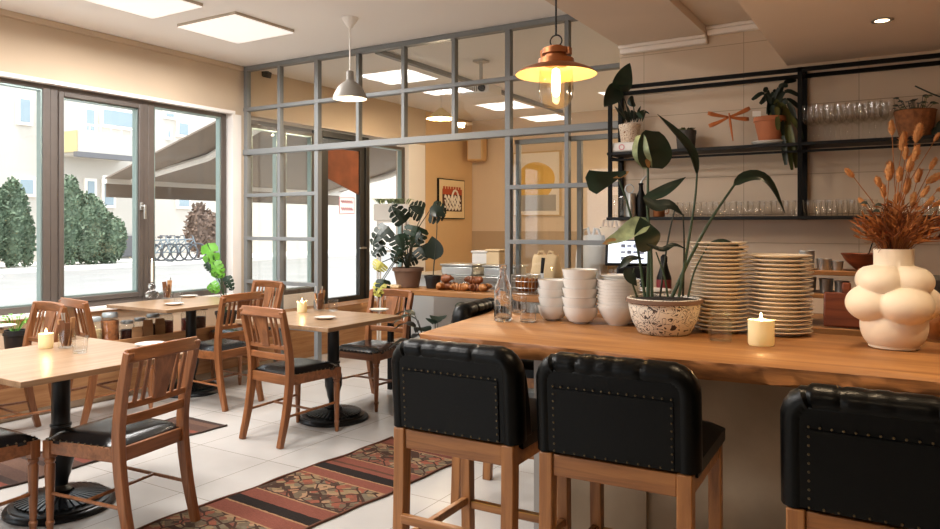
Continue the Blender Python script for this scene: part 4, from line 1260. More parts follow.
preserve_jar(140, 'jar of biscuits half hidden behind a kraft packet, left of the window table leg', 'cookie', .21, .055)
preserve_jar(153, 'jar of dark preserve behind two kraft packets under the window table', 'spice', .23)
preserve_jar(166, 'jar of red berries left of the black leg of the window table', 'berry', .25)
preserve_jar(188, 'jar of red berries just right of the black leg of the window table', 'berry', .25)
preserve_jar(199, 'jar of dark preserve at the right end of the row on the window bench', 'spice', .25)
for px, z, lab in ((137, .15, 'kraft paper packet leaning low on the window bench jars'), (148, .2, 'kraft paper packet in the middle of the window bench jars'), (160, .2, 'kraft paper packet beside the window table leg')):
    p = on_x(px, 325, -5.575); p.z = LZ + .0005
    m = MB(); m.prism([(-.04, -.022), (.04, -.022), (.04, .022), (-.04, .022)], 0, z * .75)
    m.add([(-.04, -.022, z * .75), (.04, -.022, z * .75), (.04, .022, z * .75), (-.04, .022, z * .75), (-.036, .0, z), (.036, 0, z)], [(0, 1, 5, 4), (2, 3, 4, 5), (1, 2, 5), (3, 0, 4)])
    o = m.build('paper_packet', M['paper'], loc=p, rotz=R(60), bevel=.003); tag(o, lab, 'packet', 'kraft packets on the window bench')

def pot(m, r0, r1, h, lip=.006, n=32):
    m.lathe([(r0 * .95, 0), (r0, .004), (r1 * .985, h * .82), (r1 + lip, h * .83), (r1 + lip, h), (r1 - .006, h), (r1 - .008, h * .85), (.001, h * .84)], n=n, cap=False)
    m.f.append(list(range(n))[::-1] if False else [len(m.v) - 8 * n + k for k in range(n)][::-1]); m.mi.append(m.cur)
def potted(name, label, p, r0, r1, h, mat, cat='plant', lip=.006):
    r = thing(name, label, cat, p)
    m = MB(); pot(m, r0, r1, h, lip); m.build('pot', mat, r)
    m = MB(); m.lathe([(.001, h * .87), (r1 * .5, h * .88), (r1 - .009, h * .865)], n=24, cap=False); m.build('soil', M['soil'], r)
    return r
def stem(r, pts, rad, mat=None, name='stem'):
    m = MB(); sp = smooth(pts, 12); m.tube(sp, [rad * (1.2 - .5 * i / 11) for i in range(12)], 7); return m.build(name, mat or M['stem'], r)
def monstera_leaf(r, c, tip, up, w, mat, slits=4):
    """split leaf: blade cut into fingers on both sides of the midrib"""
    c, tip, up = Vector(c), Vector(tip), Vector(up).normalized()
    ax = (tip - c); L = ax.length; ax.normalize(); s = ax.cross(up).normalized(); up = s.cross(ax).normalized()
    m = MB()
    def P(u, v): # u along 0..1, v across -1..1
        return c + ax * (u * L) + s * (v * w / 2) - up * (abs(v) ** 1.6 * w * .14 + (u - .4) ** 2 * L * .25)
    prof = lambda u: (math.sin(PI * min(1, .12 + max(0, u) * .86) ** .62)) ** .7
    K = slits + 1
    for sd in (-1, 1):
        for k in range(K):
            u0, u1 = k / K, (k + 1) / K
            g = .045 if 0 < k else .0
            p0, p1 = prof(u0), prof(u1)
            inn = .42
            a = [P(u0, 0), P(u1, 0), P(u1 + .03, sd * p1 * inn), P(u0 + .03, sd * p0 * inn), P(u0 + g + .03, sd * p0 * inn), P(u1 + .05, sd * p1 * .93), P((u0 + u1) / 2 + .06, sd * max(p0, p1) * 1.0), P(u0 + g + .045, sd * p0 * .95)]
            m.add(a, [(0, 1, 2, 3), (4, 2, 5, 6, 7)])
    return m.build('leaf', mat, r, smooth_ang=60)

def heart(t): return (math.sin(PI * min(1, .10 + t * .9) ** .6)) ** .8
def window_monstera():
    p = on_x(226, 300, -5.72); p.z = LZ + .0005
    r = potted('potted_monstera', 'tall bright green monstera plant at the window end of the bench', p, .075, .10, .17, M['blackpot'])
    dp = -p.x * S_ + p.y * C_
    L = lambda x, y, d=0: pt(x, y, dp + d) - p
    vw = V(S_, -C_, .3)
    for (cx, cy, tx, ty, w, mt) in ((207, 243, 216, 277, .17, 'leaf_bright'), (213, 262, 222, 277, .14, 'leaf_bright'), (210, 283, 218, 292, .12, 'leaf_bright'), (226, 276, 232, 290, .1, 'leaf'), (207, 262, 212, 272, .1, 'leaf')):
        c = L(cx, cy, -.05)
        stem(r, [V(0, 0, .15), V(c.x * .3, c.y * .3, (c.z + .15) * .55), c], .005, M['stem'])
        monstera_leaf(r, c, L(tx, ty, -.05), vw, w, M[mt], 3)
window_monstera()
def ledge_herb():
    p = on_x(15, 325, -5.75); p.z = LZ + .0005
    r = potted('potted_herb', 'small fresh green herb in a black pot on the window bench, far left', p, .06, .075, .22, M['blackpot'])
    rnd = random.Random(3)
    for k in range(16):
        a = rnd.uniform(0, 2 * PI); d = V(math.cos(a), math.sin(a), 0); b = V(0, 0, .2) + d * .015
        e = b + d * rnd.uniform(.03, .07) + V(0, 0, rnd.uniform(.06, .13))
        m = MB(); m.tube([b, e], .002, 5); m.leaf([e, e + d * .03 + V(0, 0, .012), e + d * .055], .03, (0, 0, 1), .2, n=6); m.build('leaf', M['leaf_bright'], r)
ledge_herb()

# ================================================================== PLANT COUNTER AND THE ROOM BEYOND
KZ = .87
def plant_counter():
    r = thing('serving_counter', 'narrow oak serving counter in front of the partition, bearing plants and pastries', 'counter', (-3.0, 5.13, 0))
    MB().bx(-.97, 1.25, -.19, .17, KZ - .045, KZ).build('worktop', M['bar'], r, bevel=.005)
    for x in (-.82, .1, 1.1):
        for y in (-.13, .12):
            MB().bx(x - .02, x + .02, y - .02, y + .02, .001, KZ - .046).build('leg', M['blackmetal'], r)
    MB().bx(-.80, 1.08, -.012, .012, .16, .20).build('stretcher', M['blackmetal'], r)
plant_counter()
def onK(px, y=5.13):
    p = on_y(px, 280, y); p.z = KZ + .0005; return p
def counter_monstera():
    p = onK(408, 5.14)
    r = potted('potted_monstera', 'bushy dark monstera in a brown clay pot on the serving counter', p, .095, .125, .17, M['claypot'], lip=.012)
    dp = -p.x * S_ + p.y * C_
    L = lambda x, y, d=0: pt(x, y, dp + d) - p
    vw = V(S_, -C_, .25)
    T = [((388, 226), (372, 244), .20, 'leaf2'), ((406, 222), (392, 206), .18, 'leaf2'), ((418, 226), (412, 246), .22, 'leaf'), ((424, 212), (410, 206), .2, 'leaf2'), ((430, 210), (445, 214), .22, 'leaf2'),
         ((398, 234), (404, 250), .2, 'leaf'), ((384, 246), (372, 254), .14, 'leaf2'), ((420, 246), (428, 258), .18, 'leaf2'), ((402, 250), (394, 262), .16, 'leaf'), ((380, 282), (376, 296), .13, 'leaf_yellow'), ((382, 262), (376, 270), .15, 'leaf_yellow'), ((384, 279), (381, 296), .13, 'leaf'), ((412, 240), (420, 232), .16, 'leaf2'), ((416, 256), (404, 262), .14, 'leaf2')]
    for k, (c, t, w, mt) in enumerate(T):
        d = -.27 if k in (9, 11) else (-.16, -.05, -.12, .05, -.02)[k % 5]
        cc = L(*c, d)
        stem(r, [V(0, 0, .14), V(cc.x * .35, cc.y * .35, max(.26, .14 + (cc.z - .14) * .6)), cc], .005, M['stem_dark'])
        monstera_leaf(r, cc, L(*t, d - .02), vw + V(.3 * ((k % 3) - 1), 0, .2 * (k % 2)), w, M[mt], 3)
counter_monstera()
def counter_rubber():
    p = onK(433, 5.15)
    r = potted('potted_rubber_plant', 'small round-leaved plant in a black pot beside the clay pot', p, .055, .07, .11, M['blackpot'])
    dp = -p.x * S_ + p.y * C_
    L = lambda x, y, d=0: pt(x, y, dp + d) - p
    stem(r, [V(0, 0, .09), L(434, 262), L(435, 258)], .004, M['stem_dark'])
    m = MB(); m.leaf([L(435, 260), L(434, 248), L(432, 236)], .16, V(S_, -C_, .2), .12, n=10); m.build('leaf', M['leaf2'], r)
    stem(r, [V(0, 0, .09), L(437, 225), L(432, 213)], .004, M['stem_dark'])
    m = MB(); m.leaf([L(430, 214), L(437, 211), L(445, 217)], .12, V(S_, -C_, .6), .12, n=8); m.build('leaf', M['leaf2'], r)
counter_rubber()
rnd = random.Random(11)
spots = [(444, 0, 0), (452, .05, 0), (448, .02, .05), (460, -.03, 0), (470, .04, 0), (478, 0, 0), (486, .05, 0), (474, .02, .045)]
wds = ['leftmost', 'second from left, at the back', 'on top at the left', 'third from left, at the front', 'fourth from left', 'fifth from left', 'rightmost', 'on top at the right']
for i, (px, dy, dz) in enumerate(spots):
    p = onK(px, 5.08 + dy); p.z += dz * 1.3 + .030
    m = MB(); q = Matrix.Rotation(rnd.uniform(0, PI), 3, 'Z')
    pts = [q @ V(.07 * math.cos(a), .055 * math.sin(a) - .03, .006 * math.sin(3 * a)) for a in [PI * k / 20 for k in range(21)]]
    m.tube(pts, [(.008 + .028 * math.sin(PI * k / 20) ** .8) * (1.0 if k % 3 else .80) * rnd.uniform(.93, 1.07) for k in range(21)], 10)
    o = m.build('croissant', M['pastry' if i % 3 else 'pastry2'], loc=p); tag(o, 'baked croissant in the pile on the serving counter, ' + wds[i], 'pastry', 'croissants on the serving counter')
def glass_bowl():
    p = onK(462, 5.22); m = MB(); m.lathe([(.05, 0), (.055, .004), (.075, .06), (.08, .10), (.077, .10), (.072, .06), (.05, .01), (.001, .008)], n=28, cap=False)
    tag(m.build('glass_bowl', M['glass'], loc=p), 'clear glass bowl behind the croissants on the serving counter', 'bowl')
glass_bowl()
def folded_cloth():
    p = onK(391, 5.02); m = MB(); m.box((0, 0, .008), (.2, .09, .014)); m.box((.01, 0, .02), (.17, .08, .01))
    tag(m.build('folded_cloth', M['bagc'], loc=p, rotz=R(8), bevel=.005), 'folded cream cloth at the left end of the serving counter', 'cloth')
folded_cloth()
def wire_basket():
    p = onK(527, 5.12); r = thing('bread_basket', 'clear basket of bread slices behind the glass bottle', 'basket', p)
    m = MB()
    for z in (.005, .05, .1, .145): m.tube([(.13 * math.cos(a), .1 * math.sin(a), z) for a in [2 * PI * k / 28 for k in range(29)]], .003, 5)
    for k in range(28):
        a = 2 * PI * k / 28; m.tube([(.13 * math.cos(a), .1 * math.sin(a), .005), (.13 * math.cos(a), .1 * math.sin(a), .145)], .0022, 5)
    m.build('wire', M['steel'], r)
    for k in range(5):
        m = MB(); m.ball((-.07 + k * .035, .01 * (k % 2), .07), .06, 12, 8, (.26, 1.0, .95), Matrix.Rotation(R(8 * (k - 2)), 3, 'Y')); m.build('bread_slice', M['bread' if k % 2 else 'pastry2'], r)
wire_basket()
def knife_block():
    p = onK(541, 5.1); r = thing('bread_knife', 'dark-handled knife standing upright behind the white bowls', 'knife', p)
    m = MB(); m.sweep([(0, 0, .0), (.004, 0, .10), (.008, 0, .17)], [.03, .035, .03], .004, (1, 0, 0)); m.build('blade', M['steel'], r)
    m = MB(); m.sweep([(.008, 0, .165), (.014, 0, .23), (.02, 0, .285)], [.022, .026, .03], .018, (1, 0, 0)); m.build('handle', M['plainblack'], r, bevel=.005)
knife_block()
def floor_plant():
    p = on_y(437, 330, 4.66); p.z = .0005
    r = potted('potted_floor_plant', 'dark leafy plant in a black pot on the floor under the serving counter', p, .10, .13, .24, M['blackpot'])
    rnd = random.Random(5)
    for k in range(20):
        a = 2 * PI * k / 11 + rnd.uniform(-.2, .2); d = V(math.cos(a), math.sin(a), 0)
        b = V(0, 0, .2) + d * .03; e = b + d * rnd.uniform(.08, .16) + V(0, 0, rnd.uniform(.25, .58))
        stem(r, [b, b.lerp(e, .5) + V(0, 0, .05), e], .004, M['stem_dark'])
        m = MB(); m.leaf([e, e + d * .09 + V(0, 0, .03), e + d * .2 - V(0, 0, .03)], .14, V(0, 0, 1) - d * .3, .15, n=8); m.build('leaf', M['leaf2'], r)
floor_plant()
def white_jar():
    p = on_y(451, 322, 5.0); 
    r = thing('storage_jar', 'white storage jar on a crate under the serving counter', 'jar', (p.x, 4.92, .34))
    m = MB(); m.lathe([(.06, 0), (.07, .01), (.07, .16), (.05, .2), (.05, .215)], n=24); m.build('jar', M['plasticw'], r)
    m = MB(); m.lathe([(.054, .2155), (.054, .24), (.02, .245)], n=24); m.build('lid', M['lidblue'], r)
    c = thing('storage_crate', 'grey storage crate on the floor under the serving counter', 'crate', (p.x, 4.94, 0))
    m = MB(); m.bx(-.2, .2, -.15, .13, .001, .3385); m.build('body', M['greypost'], c, bevel=.01)
    m = MB(); m.bx(-.06, .06, -.156, -.15, .22, .26); m.build('handle', M['plainblack'], c)
white_jar()
def steel_counter():
    r = thing('steel_counter', 'stainless steel kitchen counter in the room beyond the partition', 'counter', (-2.9, 6.05, 0))
    MB().bx(-1.3, 1.0, -.35, .35, .90, .94).build('worktop', M['steel'], r, bevel=.004)
    MB().bx(-1.28, .98, -.32, .33, .001, .899).build('cabinet', M['tray'], r, bevel=.004)
    for x in (-.7, -.12, .46): MB().bx(x - .26, x + .26, -.335, -.321, .1, .86).build('door', M['steel'], r, bevel=.004)
    for k, (x, w, lab) in enumerate(((-.72, .34, 'closed steel food tray on the kitchen counter, left of the partition post'), (-.27, .32, 'closed steel food tray on the kitchen counter, behind the bottle'))):
        t = thing('food_tray', lab, 'tray', (-2.9 + x, 5.86, .9405), 0, 'steel food trays')
        MB().bx(-w / 2, w / 2, -.12, .12, 0, .085).build('tray', M['tray'], t, bevel=.012)
        MB().bx(-w / 2 - .01, w / 2 + .01, -.13, .13, .0855, .105).build('lid', M['steel'], t, bevel=.006)
    for px, w, h, mt, lab in ((484, .17, .15, 'plasticw', 'white plastic tub on the kitchen counter, left one'), (497, .15, .165, 'bagc', 'cream plastic tub on the kitchen counter, beside the white tub')):
        p = on_y(px, 260, 6.15); t = thing('plastic_tub', lab, 'tub', (p.x, 6.15, .9405), 0, 'plastic tubs')
        MB().bx(-w / 2, w / 2, -.09, .09, 0, h + .05).build('tub', M[mt], t, bevel=.012)
        MB().bx(-w / 2 - .008, w / 2 + .008, -.098, .098, h + .0505, h + .07).build('lid', M[mt], t, bevel=.006)
steel_counter()
def bag(px0, px1, ytop, y, label, mat, nm='paper_bag'):
    a, b = on_y(px0, 268, y), on_y(px1, 268, y); w = b.x - a.x; top = on_y(px0, ytop, y).z; zb = .9405
    r = thing(nm, label, 'bag', ((a.x + b.x) / 2, y, zb)); h = top - zb
    rnd = random.Random(px0); m = MB(); n = 20; prof = []
    vs = []; fs = []; rows = 9
    for j in range(rows):
        t = j / (rows - 1); z = h * .86 * t
        for k in range(n):
            an = 2 * PI * k / n
            rx = w / 2 * (1 - .12 * t ** 2) * (1 + rnd.uniform(-.04, .04)); ry = .11 * (1 - .75 * t ** 1.5) * (1 + rnd.uniform(-.08, .08))
            c, s = math.cos(an), math.sin(an)
            vs.append((rx * abs(c) ** .5 * (1 if c > 0 else -1), ry * abs(s) ** .6 * (1 if s > 0 else -1), z + rnd.uniform(-.01, .01) * t))
    for j in range(rows - 1):
        for k in range(n):
            k2 = (k + 1) % n; fs.append((j * n + k, j * n + k2, (j + 1) * n + k2, (j + 1) * n + k))
    fs.append(list(range(n))[::-1]); fs.append([(rows - 1) * n + k for k in range(n)])
    m.add(vs, fs); m.build('body', mat, r, smooth_ang=60)
    for s in (-1, 1):
        m = MB(); m.tube([(s * w * .32, 0, h * .82), (s * w * .25, -.01, h * .97), (s * w * .12, 0, h), (s * w * .05, 0, h * .83)], .012, 8); m.build('handle', mat, r)
bag(577, 606, 228, 5.9, 'knotted white carrier bag behind the partition glass', M['bagw'], 'carrier_bag')
bag(598, 622, 219, 6.12, 'cream paper bag behind the white carrier bag', M['bagc'])
bag(533, 560, 251, 5.98, 'low crumpled cream bag behind the partition glass, left of the white bag', M['bagc'])
def plant_stand():
    a, b = pt(372, 270, 8.4), pt(412, 270, 8.4)
    c = (a + b) / 2
    r = thing('plant_stand', 'white metal plant stand with planter boxes before the far window', 'plant stand', (c.x, c.y, 0), math.atan2(b.y - a.y, b.x - a.x))
    w = .30
    for sx in (-1, 1):
        for sy in (-1, 1):
            MB().tube([(sx * w / 2, sy * .12, .001), (sx * w / 2, sy * .12, 1.459)], .011, 8).build('leg', M['plasticw'], r)
    for z in (.6, 1.1, 1.44):
        MB().bx(-w / 2 - .01, w / 2 + .01, -.13, .13, z, z + .02).build('shelf', M['plasticw'], r)
    rnd = random.Random(9)
    t = thing('planter_box', 'white planter box of pale foliage on top of the plant stand', 'planter', Vector((c.x, c.y, 1.4605)), math.atan2(b.y - a.y, b.x - a.x))
    MB().bx(-w / 2 - .05, w / 2 + .05, -.10, .10, 0, .19).build('box', M['plasticw'], t, bevel=.01)
    m = MB()
    for k in range(70):
        q = V(rnd.uniform(-.18, .18), rnd.uniform(-.09, .09), .19); an = rnd.uniform(0, 2 * PI); d = V(math.cos(an), math.sin(an), 0)
        m.leaf([q, q + d * .04 + V(0, 0, .06), q + d * .09 + V(0, 0, .05)], .03, (0, 0, 1), .2, n=5)
    m.build('foliage', M['leaf_var'], t)
plant_stand()

# ================================================================== THINGS ON THE BAR
BT = BZ + .0005
def onB(px, py): return on_z(px, py, BT)
def bottle():
    r = thing('water_bottle', 'tall clear glass water bottle at the left end of the bar', 'bottle', onB(503, 321))
    m = MB(); m.lathe([(.036, 0), (.041, .006), (.042, .02), (.042, .14), (.038, .165), (.024, .205), (.017, .225), (.0165, .25), (.019, .252), (.019, .266), (.0165, .266), (.0145, .25), (.0145, .226), (.021, .204), (.035, .164), (.039, .14), (.039, .02), (.001, .012)], n=32, cap=False); m.build('bottle', M['rglass'], r)
    m = MB(); m.lathe([(.001, .0125), (.0385, .0205), (.0385, .075), (.001, .0752)], n=28, cap=False); m.build('water', M['water'], r)
    m = MB(); vs = []
    for k in range(25): 
        a = 2 * PI * k / 24; 
        for (rr) in (0.018, .02): vs.append((0.018 + rr * math.cos(a), 0, .115 + rr * math.sin(a)))
    # printed ring on the belly
    vs = [(.0425 * math.sin(x / .0425 + .45), -.0425 * math.cos(x / .0425 + .45), z) for x, y, z in vs]
    m.add(vs, [(2 * k, 2 * k + 1, 2 * k + 3, 2 * k + 2) for k in range(24)]); m.build('printed_ring', M['plasticw'], r)
bottle()
tumbler(onB(528, 322), 'upright glass tumbler nearest the bottle on the bar', .082, .036, .040, 'bar tumblers', 'rglass')
tumbler(onB(519, 312), 'glass tumbler behind, half hidden by the bottle on the bar', .082, .036, .040, 'bar tumblers', 'rglass')
def square_jar():
    r = thing('glass_jar', 'small empty faceted glass jar on the bar in front of the plates', 'jar', onB(720, 342))
    m = MB(); m.lathe([(.040, 0), (.046, .005), (.046, .082), (.034, .097), (.032, .102), (.037, .104), (.037, .122), (.034, .122), (.029, .101), (.031, .096), (.043, .081), (.043, .008), (.001, .006)], n=6, cap=False); m.build('jar', M['glass'], r, smooth_ang=20)
square_jar()
votive(onB(761, 345), 'lit cream pillar candle on the bar in front of the right plate stack', False, 2.0, .047, .095)

# one bowl of each kind, then copies
def bowl_mesh(rad, h, t=.004):
    m = MB(); m.lathe([(rad * .42, 0), (rad * .45, .006), (rad * .66, h * .13), (rad * .86, h * .42), (rad * .945, h * .72), (rad, h), (rad - t, h), (rad * .945 - t, h * .73), (rad * .86 - t, h * .45), (rad * .6, h * .16), (.001, h * .12)], n=36, cap=False)
    m.f.append(list(range(36))[::-1]); m.mi.append(0)
    return m
def stack(mesh_o, p, n, dz, lab, group, cat, wob=.003, seed=0, first=True):
    rnd = random.Random(seed)
    for i in range(n):
        o = mesh_o if (i == 0 and first) else mesh_o.copy()
        if o is not mesh_o: COL.objects.link(o)
        o.location = Vector(p) + V(rnd.uniform(-wob, wob), rnd.uniform(-wob, wob), i * dz); o.rotation_euler.z = rnd.uniform(0, 6)
        k = n - 1 - i
        w = ORD[k] if k == 0 else ('bottom' if i == 0 else ORD[k] + ' from the top')
        tag(o, lab % w, cat, group)
pA = onB(580, 323)
o = bowl_mesh(.083, .078).build('serving_bowl', M['bowl']); stack(o, pA, 5, .043, '%s serving bowl of the tall middle stack on the bar', 'white serving bowls', 'bowl', .003, 2)
pB = onB(553, 320)
o = bowl_mesh(.072, .07).build('serving_bowl', M['bowl']); stack(o, pB, 4, .041, '%s white bowl of the stack beside the glass tumblers', 'white bowls by the tumblers', 'bowl', .004, 3)
pC = onB(617, 325) + V(0, .02, 0)
m = MB(); m.lathe([(.045, 0), (.048, .006), (.060, .016), (.098, .083), (.098, .086), (.095, .086), (.058, .021), (.001, .018)], n=36, cap=False); m.f.append(list(range(36))[::-1]); m.mi.append(0)
o = m.build('nested_bowl', M['bowl']); stack(o, pC, 10, .0135, '%s nested bowl of the stack left of the patterned pot', 'nested white bowls', 'bowl', .002, 4)
m = MB(); m.lathe([(.032, 0), (.035, .005), (.044, .014), (.075, .05), (.075, .053), (.072, .053), (.042, .018), (.001, .015)], n=36, cap=False); m.f.append(list(range(36))[::-1]); m.mi.append(0)
o = m.build('small_bowl', M['bowl']); stack(o, pC + V(-.012, .02, .145), 3, .014, '%s small bowl sitting on the nested bowl stack', 'small bowls on the nested stack', 'bowl', .006, 5)

def plate_mesh(rad):
    m = MB(); m.lathe([(.001, .003), (rad * .56, .003), (rad * .58, 0), (rad * .62, 0), (rad * .64, .004), (rad * .97, .0155), (rad, .018), (rad * .995, .021), (rad * .93, .0185), (rad * .66, .0095), (rad * .6, .008), (.001, .0075)], n=40, cap=False); return m
def plate_small_mesh(rad):
    m = MB(); m.lathe([(.001, .003), (rad * .6, .003), (rad * .62, 0), (rad * .66, 0), (rad * .98, .011), (rad, .0125), (rad * .98, .0145), (rad * .66, .007), (.001, .006)], n=36, cap=False); return m
p1 = onB(716, 333) + V(0, .06, 0)
o = plate_mesh(.118).build('dinner_plate', M['china_cream']); stack(o, p1, 22, .0172, '%s plate of the taller dinner plate stack behind the plant', 'plates in the taller stack', 'plate', .005, 6)
p2 = onB(777, 336) + V(0, .075, 0)
o = plate_mesh(.128).build('dinner_plate', M['china_cream']); stack(o, p2, 19, .0172, '%s plate of the dinner plate stack behind the bar candle', 'plates behind the candle', 'plate', .004, 7)
p3 = on_z(663, 322, BT) ; p3 = V(-1.03, 3.29, BT)
o = plate_small_mesh(.10).build('side_plate', M['china']); stack(o, p3, 14, .0112, '%s plate of the low plate stack half hidden by the patterned pot', 'low stack behind the pot', 'plate', .003, 8)

# ---- the patterned pot with its big-leaved plant
def floral_mat(name, base, ink, scale):
    m, nt, b = newmat(name)
    tc = nt.nodes.new('ShaderNodeTexCoord')
    n = nt.nodes.new('ShaderNodeTexNoise'); n.inputs['Scale'].default_value = scale; n.inputs['Detail'].default_value = 1.5; n.inputs['Distortion'].default_value = 2.2
    nt.links.new(tc.outputs['Object'], n.inputs['Vector'])
    r = nt.nodes.new('ShaderNodeValToRGB'); e = r.color_ramp.elements
    e[0].position = .455; e[0].color = hx(base); e[1].position = .465; e[1].color = hx(ink)
    x = e.new(.5); x.color = hx(ink); x = e.new(.51); x.color = hx(base)
    x = e.new(.66); x.color = hx(base); x = e.new(.67); x.color = hx(ink)
    nt.links.new(n.outputs['Fac'], r.inputs['Fac']); nt.links.new(r.outputs[0], b.inputs['Base Color']); b.inputs['Roughness'].default_value = .4
    return m
M['floral'] = floral_mat('floral_glaze', '#e6dccb', '#3e332f', 20)
M['floral2'] = floral_mat('floral_glaze_small', '#e4d3bd', '#96694a', 30)
def bird_plant():
    p = onB(657, 336) + V(0, .10, 0); p.z = BT
    D = -p.x * S_ + p.y * C_
    r = thing('potted_strelitzia', 'tall big-leaved plant in a white pot with dark scroll pattern on the bar', 'plant', p)
    m = MB(); n = 44
    m.lathe([(.10, 0), (.108, .006), (.135, .06), (.146, .105), (.146, .128), (.154, .132), (.156, .146), (.148, .150), (.140, .148), (.136, .125), (.001, .122)], n=n, cap=False); m.f.append(list(range(n))[::-1]); m.mi.append(0)
    for i, f in enumerate(m.f): pass
    m.build('pot', M['floral'], r)
    m = MB(); m.lathe([(.1485, .1465), (.1575, .1475), (.1585, .1315), (.1475, .1275)], n=n, cap=False); m.build('rim', M['claypot'], r)
    m = MB(); m.lathe([(.001, .146), (.08, .146), (.1385, .141)], n=32, cap=False); m.build('soil', M['soil'], r)
    L = lambda x, y, d=0: pt(x, y, D + d) - p
    vw = V(S_, -C_, 0)
    base = lambda x, d=0: L(x, 300, d)
    def st(pts, rad=.0055, mat='stem'): return stem(r, [L(*q) for q in pts], rad, M[mat])
    def lf(pts, w, up, mat, fold=.15, shape=None, curl=0, n=12):
        m = MB(); m.leaf([L(*q) for q in pts], w, up, fold, shape, n, curl); return m.build('leaf', M[mat], r, smooth_ang=80)
    rt = V(C_, S_, 0)
    # upright folded leaf
    st([(679, 297, -.02), (688, 245, -.02), (695, 200, -.01), (697, 174, 0)])
    lf([(697, 176, 0), (690, 152, .0), (674, 132, .02), (657, 114, .03)], .055, vw + rt * .55 + V(0, 0, .35), 'leaf', .5)
    # broad leaf, its left half cream and browned
    st([(648, 297, 0), (649, 250, 0), (648, 205, 0), (648, 166, .01)], .007)
    lf([(652, 168, .0), (654, 152, -.01), (652, 131, .02)], .16, vw + rt * .25, 'leaf', .10, lambda t: (math.sin(PI * (.12 + .80 * t))) ** .55 if t < .98 else .4)
    lf([(648, 168, .01), (641, 152, -.02), (640, 135, .01)], .075, vw - rt * .7, 'leaf_var', .1, lambda t: (math.sin(PI * (.1 + .82 * t))) ** .6)
    lf([(649, 168, -.005), (647, 158, -.02), (643, 140, -.01)], .022, vw, 'leaf_dry', .1)
    # left leaf, blunt
    st([(645, 297, .02), (638, 250, .02), (628, 205, .02), (619, 180, .02)])
    lf([(626, 172, .02), (612, 177, .02), (598, 181, 0), (587, 184, .0)], .115, vw + V(0, 0, .25), 'leaf', .12, lambda t: .12 + .9 * min(1, t * 1.15) ** 1.1 if t < .86 else .9 - (t - .86) * 3.0)
    lf([(629, 171, .02), (621, 176, .02), (613, 178, .015)], .02, vw + V(0, 0, .5), 'leaf_dry', .1)
    # two lobes of a folded leaf
    st([(652, 297, -.02), (651, 250, -.03), (648, 215, -.04), (646, 197, -.04)], .006)
    lf([(643, 198, -.04), (658, 194, -.05), (672, 186, -.05), (686, 177, -.03)], .052, vw + V(0, 0, .6), 'leaf', .2)
    lf([(643, 198, -.05), (656, 206, -.07), (670, 205, -.08), (684, 216, -.08)], .055, vw + V(0, 0, .5), 'leaf2', .2)
    st([(683, 296, .01), (684, 260, -.02), (684, 235, -.06), (683, 214, -.08)], .004, 'stem_dark')
    # right arching leaf
    st([(672, 297, .0), (690, 258, .0), (712, 218, 0), (735, 184, 0)], .007)
    lf([(733, 186, 0), (745, 178, .0), (760, 177, .0), (772, 187, .0), (785, 213, .02)], .058, vw + V(0, 0, .75), 'leaf', .35)
    # drooping lower leaf on the left, tip browned
    lf([(648, 222, -.03), (634, 228, -.04), (620, 237, -.05), (604, 243, -.06)], .10, vw + V(0, 0, .7), 'leaf_var', .2, lambda t: (1 - t) ** .5 * (.4 + .6 * min(1, t * 5)))
    lf([(652, 250, -.03), (646, 236, -.05), (640, 217, -.04)], .12, vw + rt * .2, 'leaf', .12)
    lf([(616, 239, -.056), (609, 242, -.06), (602, 244, -.065)], .025, vw + V(0, 0, .5), 'leaf_dry', .1)
    # thin low leaves
    st([(688, 297, -.02), (695, 270, -.02), (709, 244, -.02)], .004)
    lf([(707, 245, -.02), (722, 242, -.02), (736, 247, -.02), (748, 253, -.01)], .03, vw + V(0, 0, 1), 'leaf', .3)
    st([(668, 297, -.05), (664, 275, -.05), (656, 252, -.05)], .004)
    lf([(646, 244, -.05), (662, 250, -.06), (674, 245, -.06), (688, 250, -.05)], .028, vw + V(0, 0, 1), 'leaf2', .3)
    st([(637, 297, -.04), (632, 280, -.05), (634, 268, -.06)], .004)
    lf([(620, 268, -.06), (630, 259, -.06), (642, 258, -.05)], .035, vw + V(0, 0, 1), 'leaf2', .3)
    lf([(626, 268, -.05), (630, 277, -.06), (637, 286, -.06)], .05, vw + rt * .2, 'leaf2', .2)
    st([(660, 297, .03), (668, 240, .04), (676, 205, .05)], .004, 'stem_dark')
bird_plant()

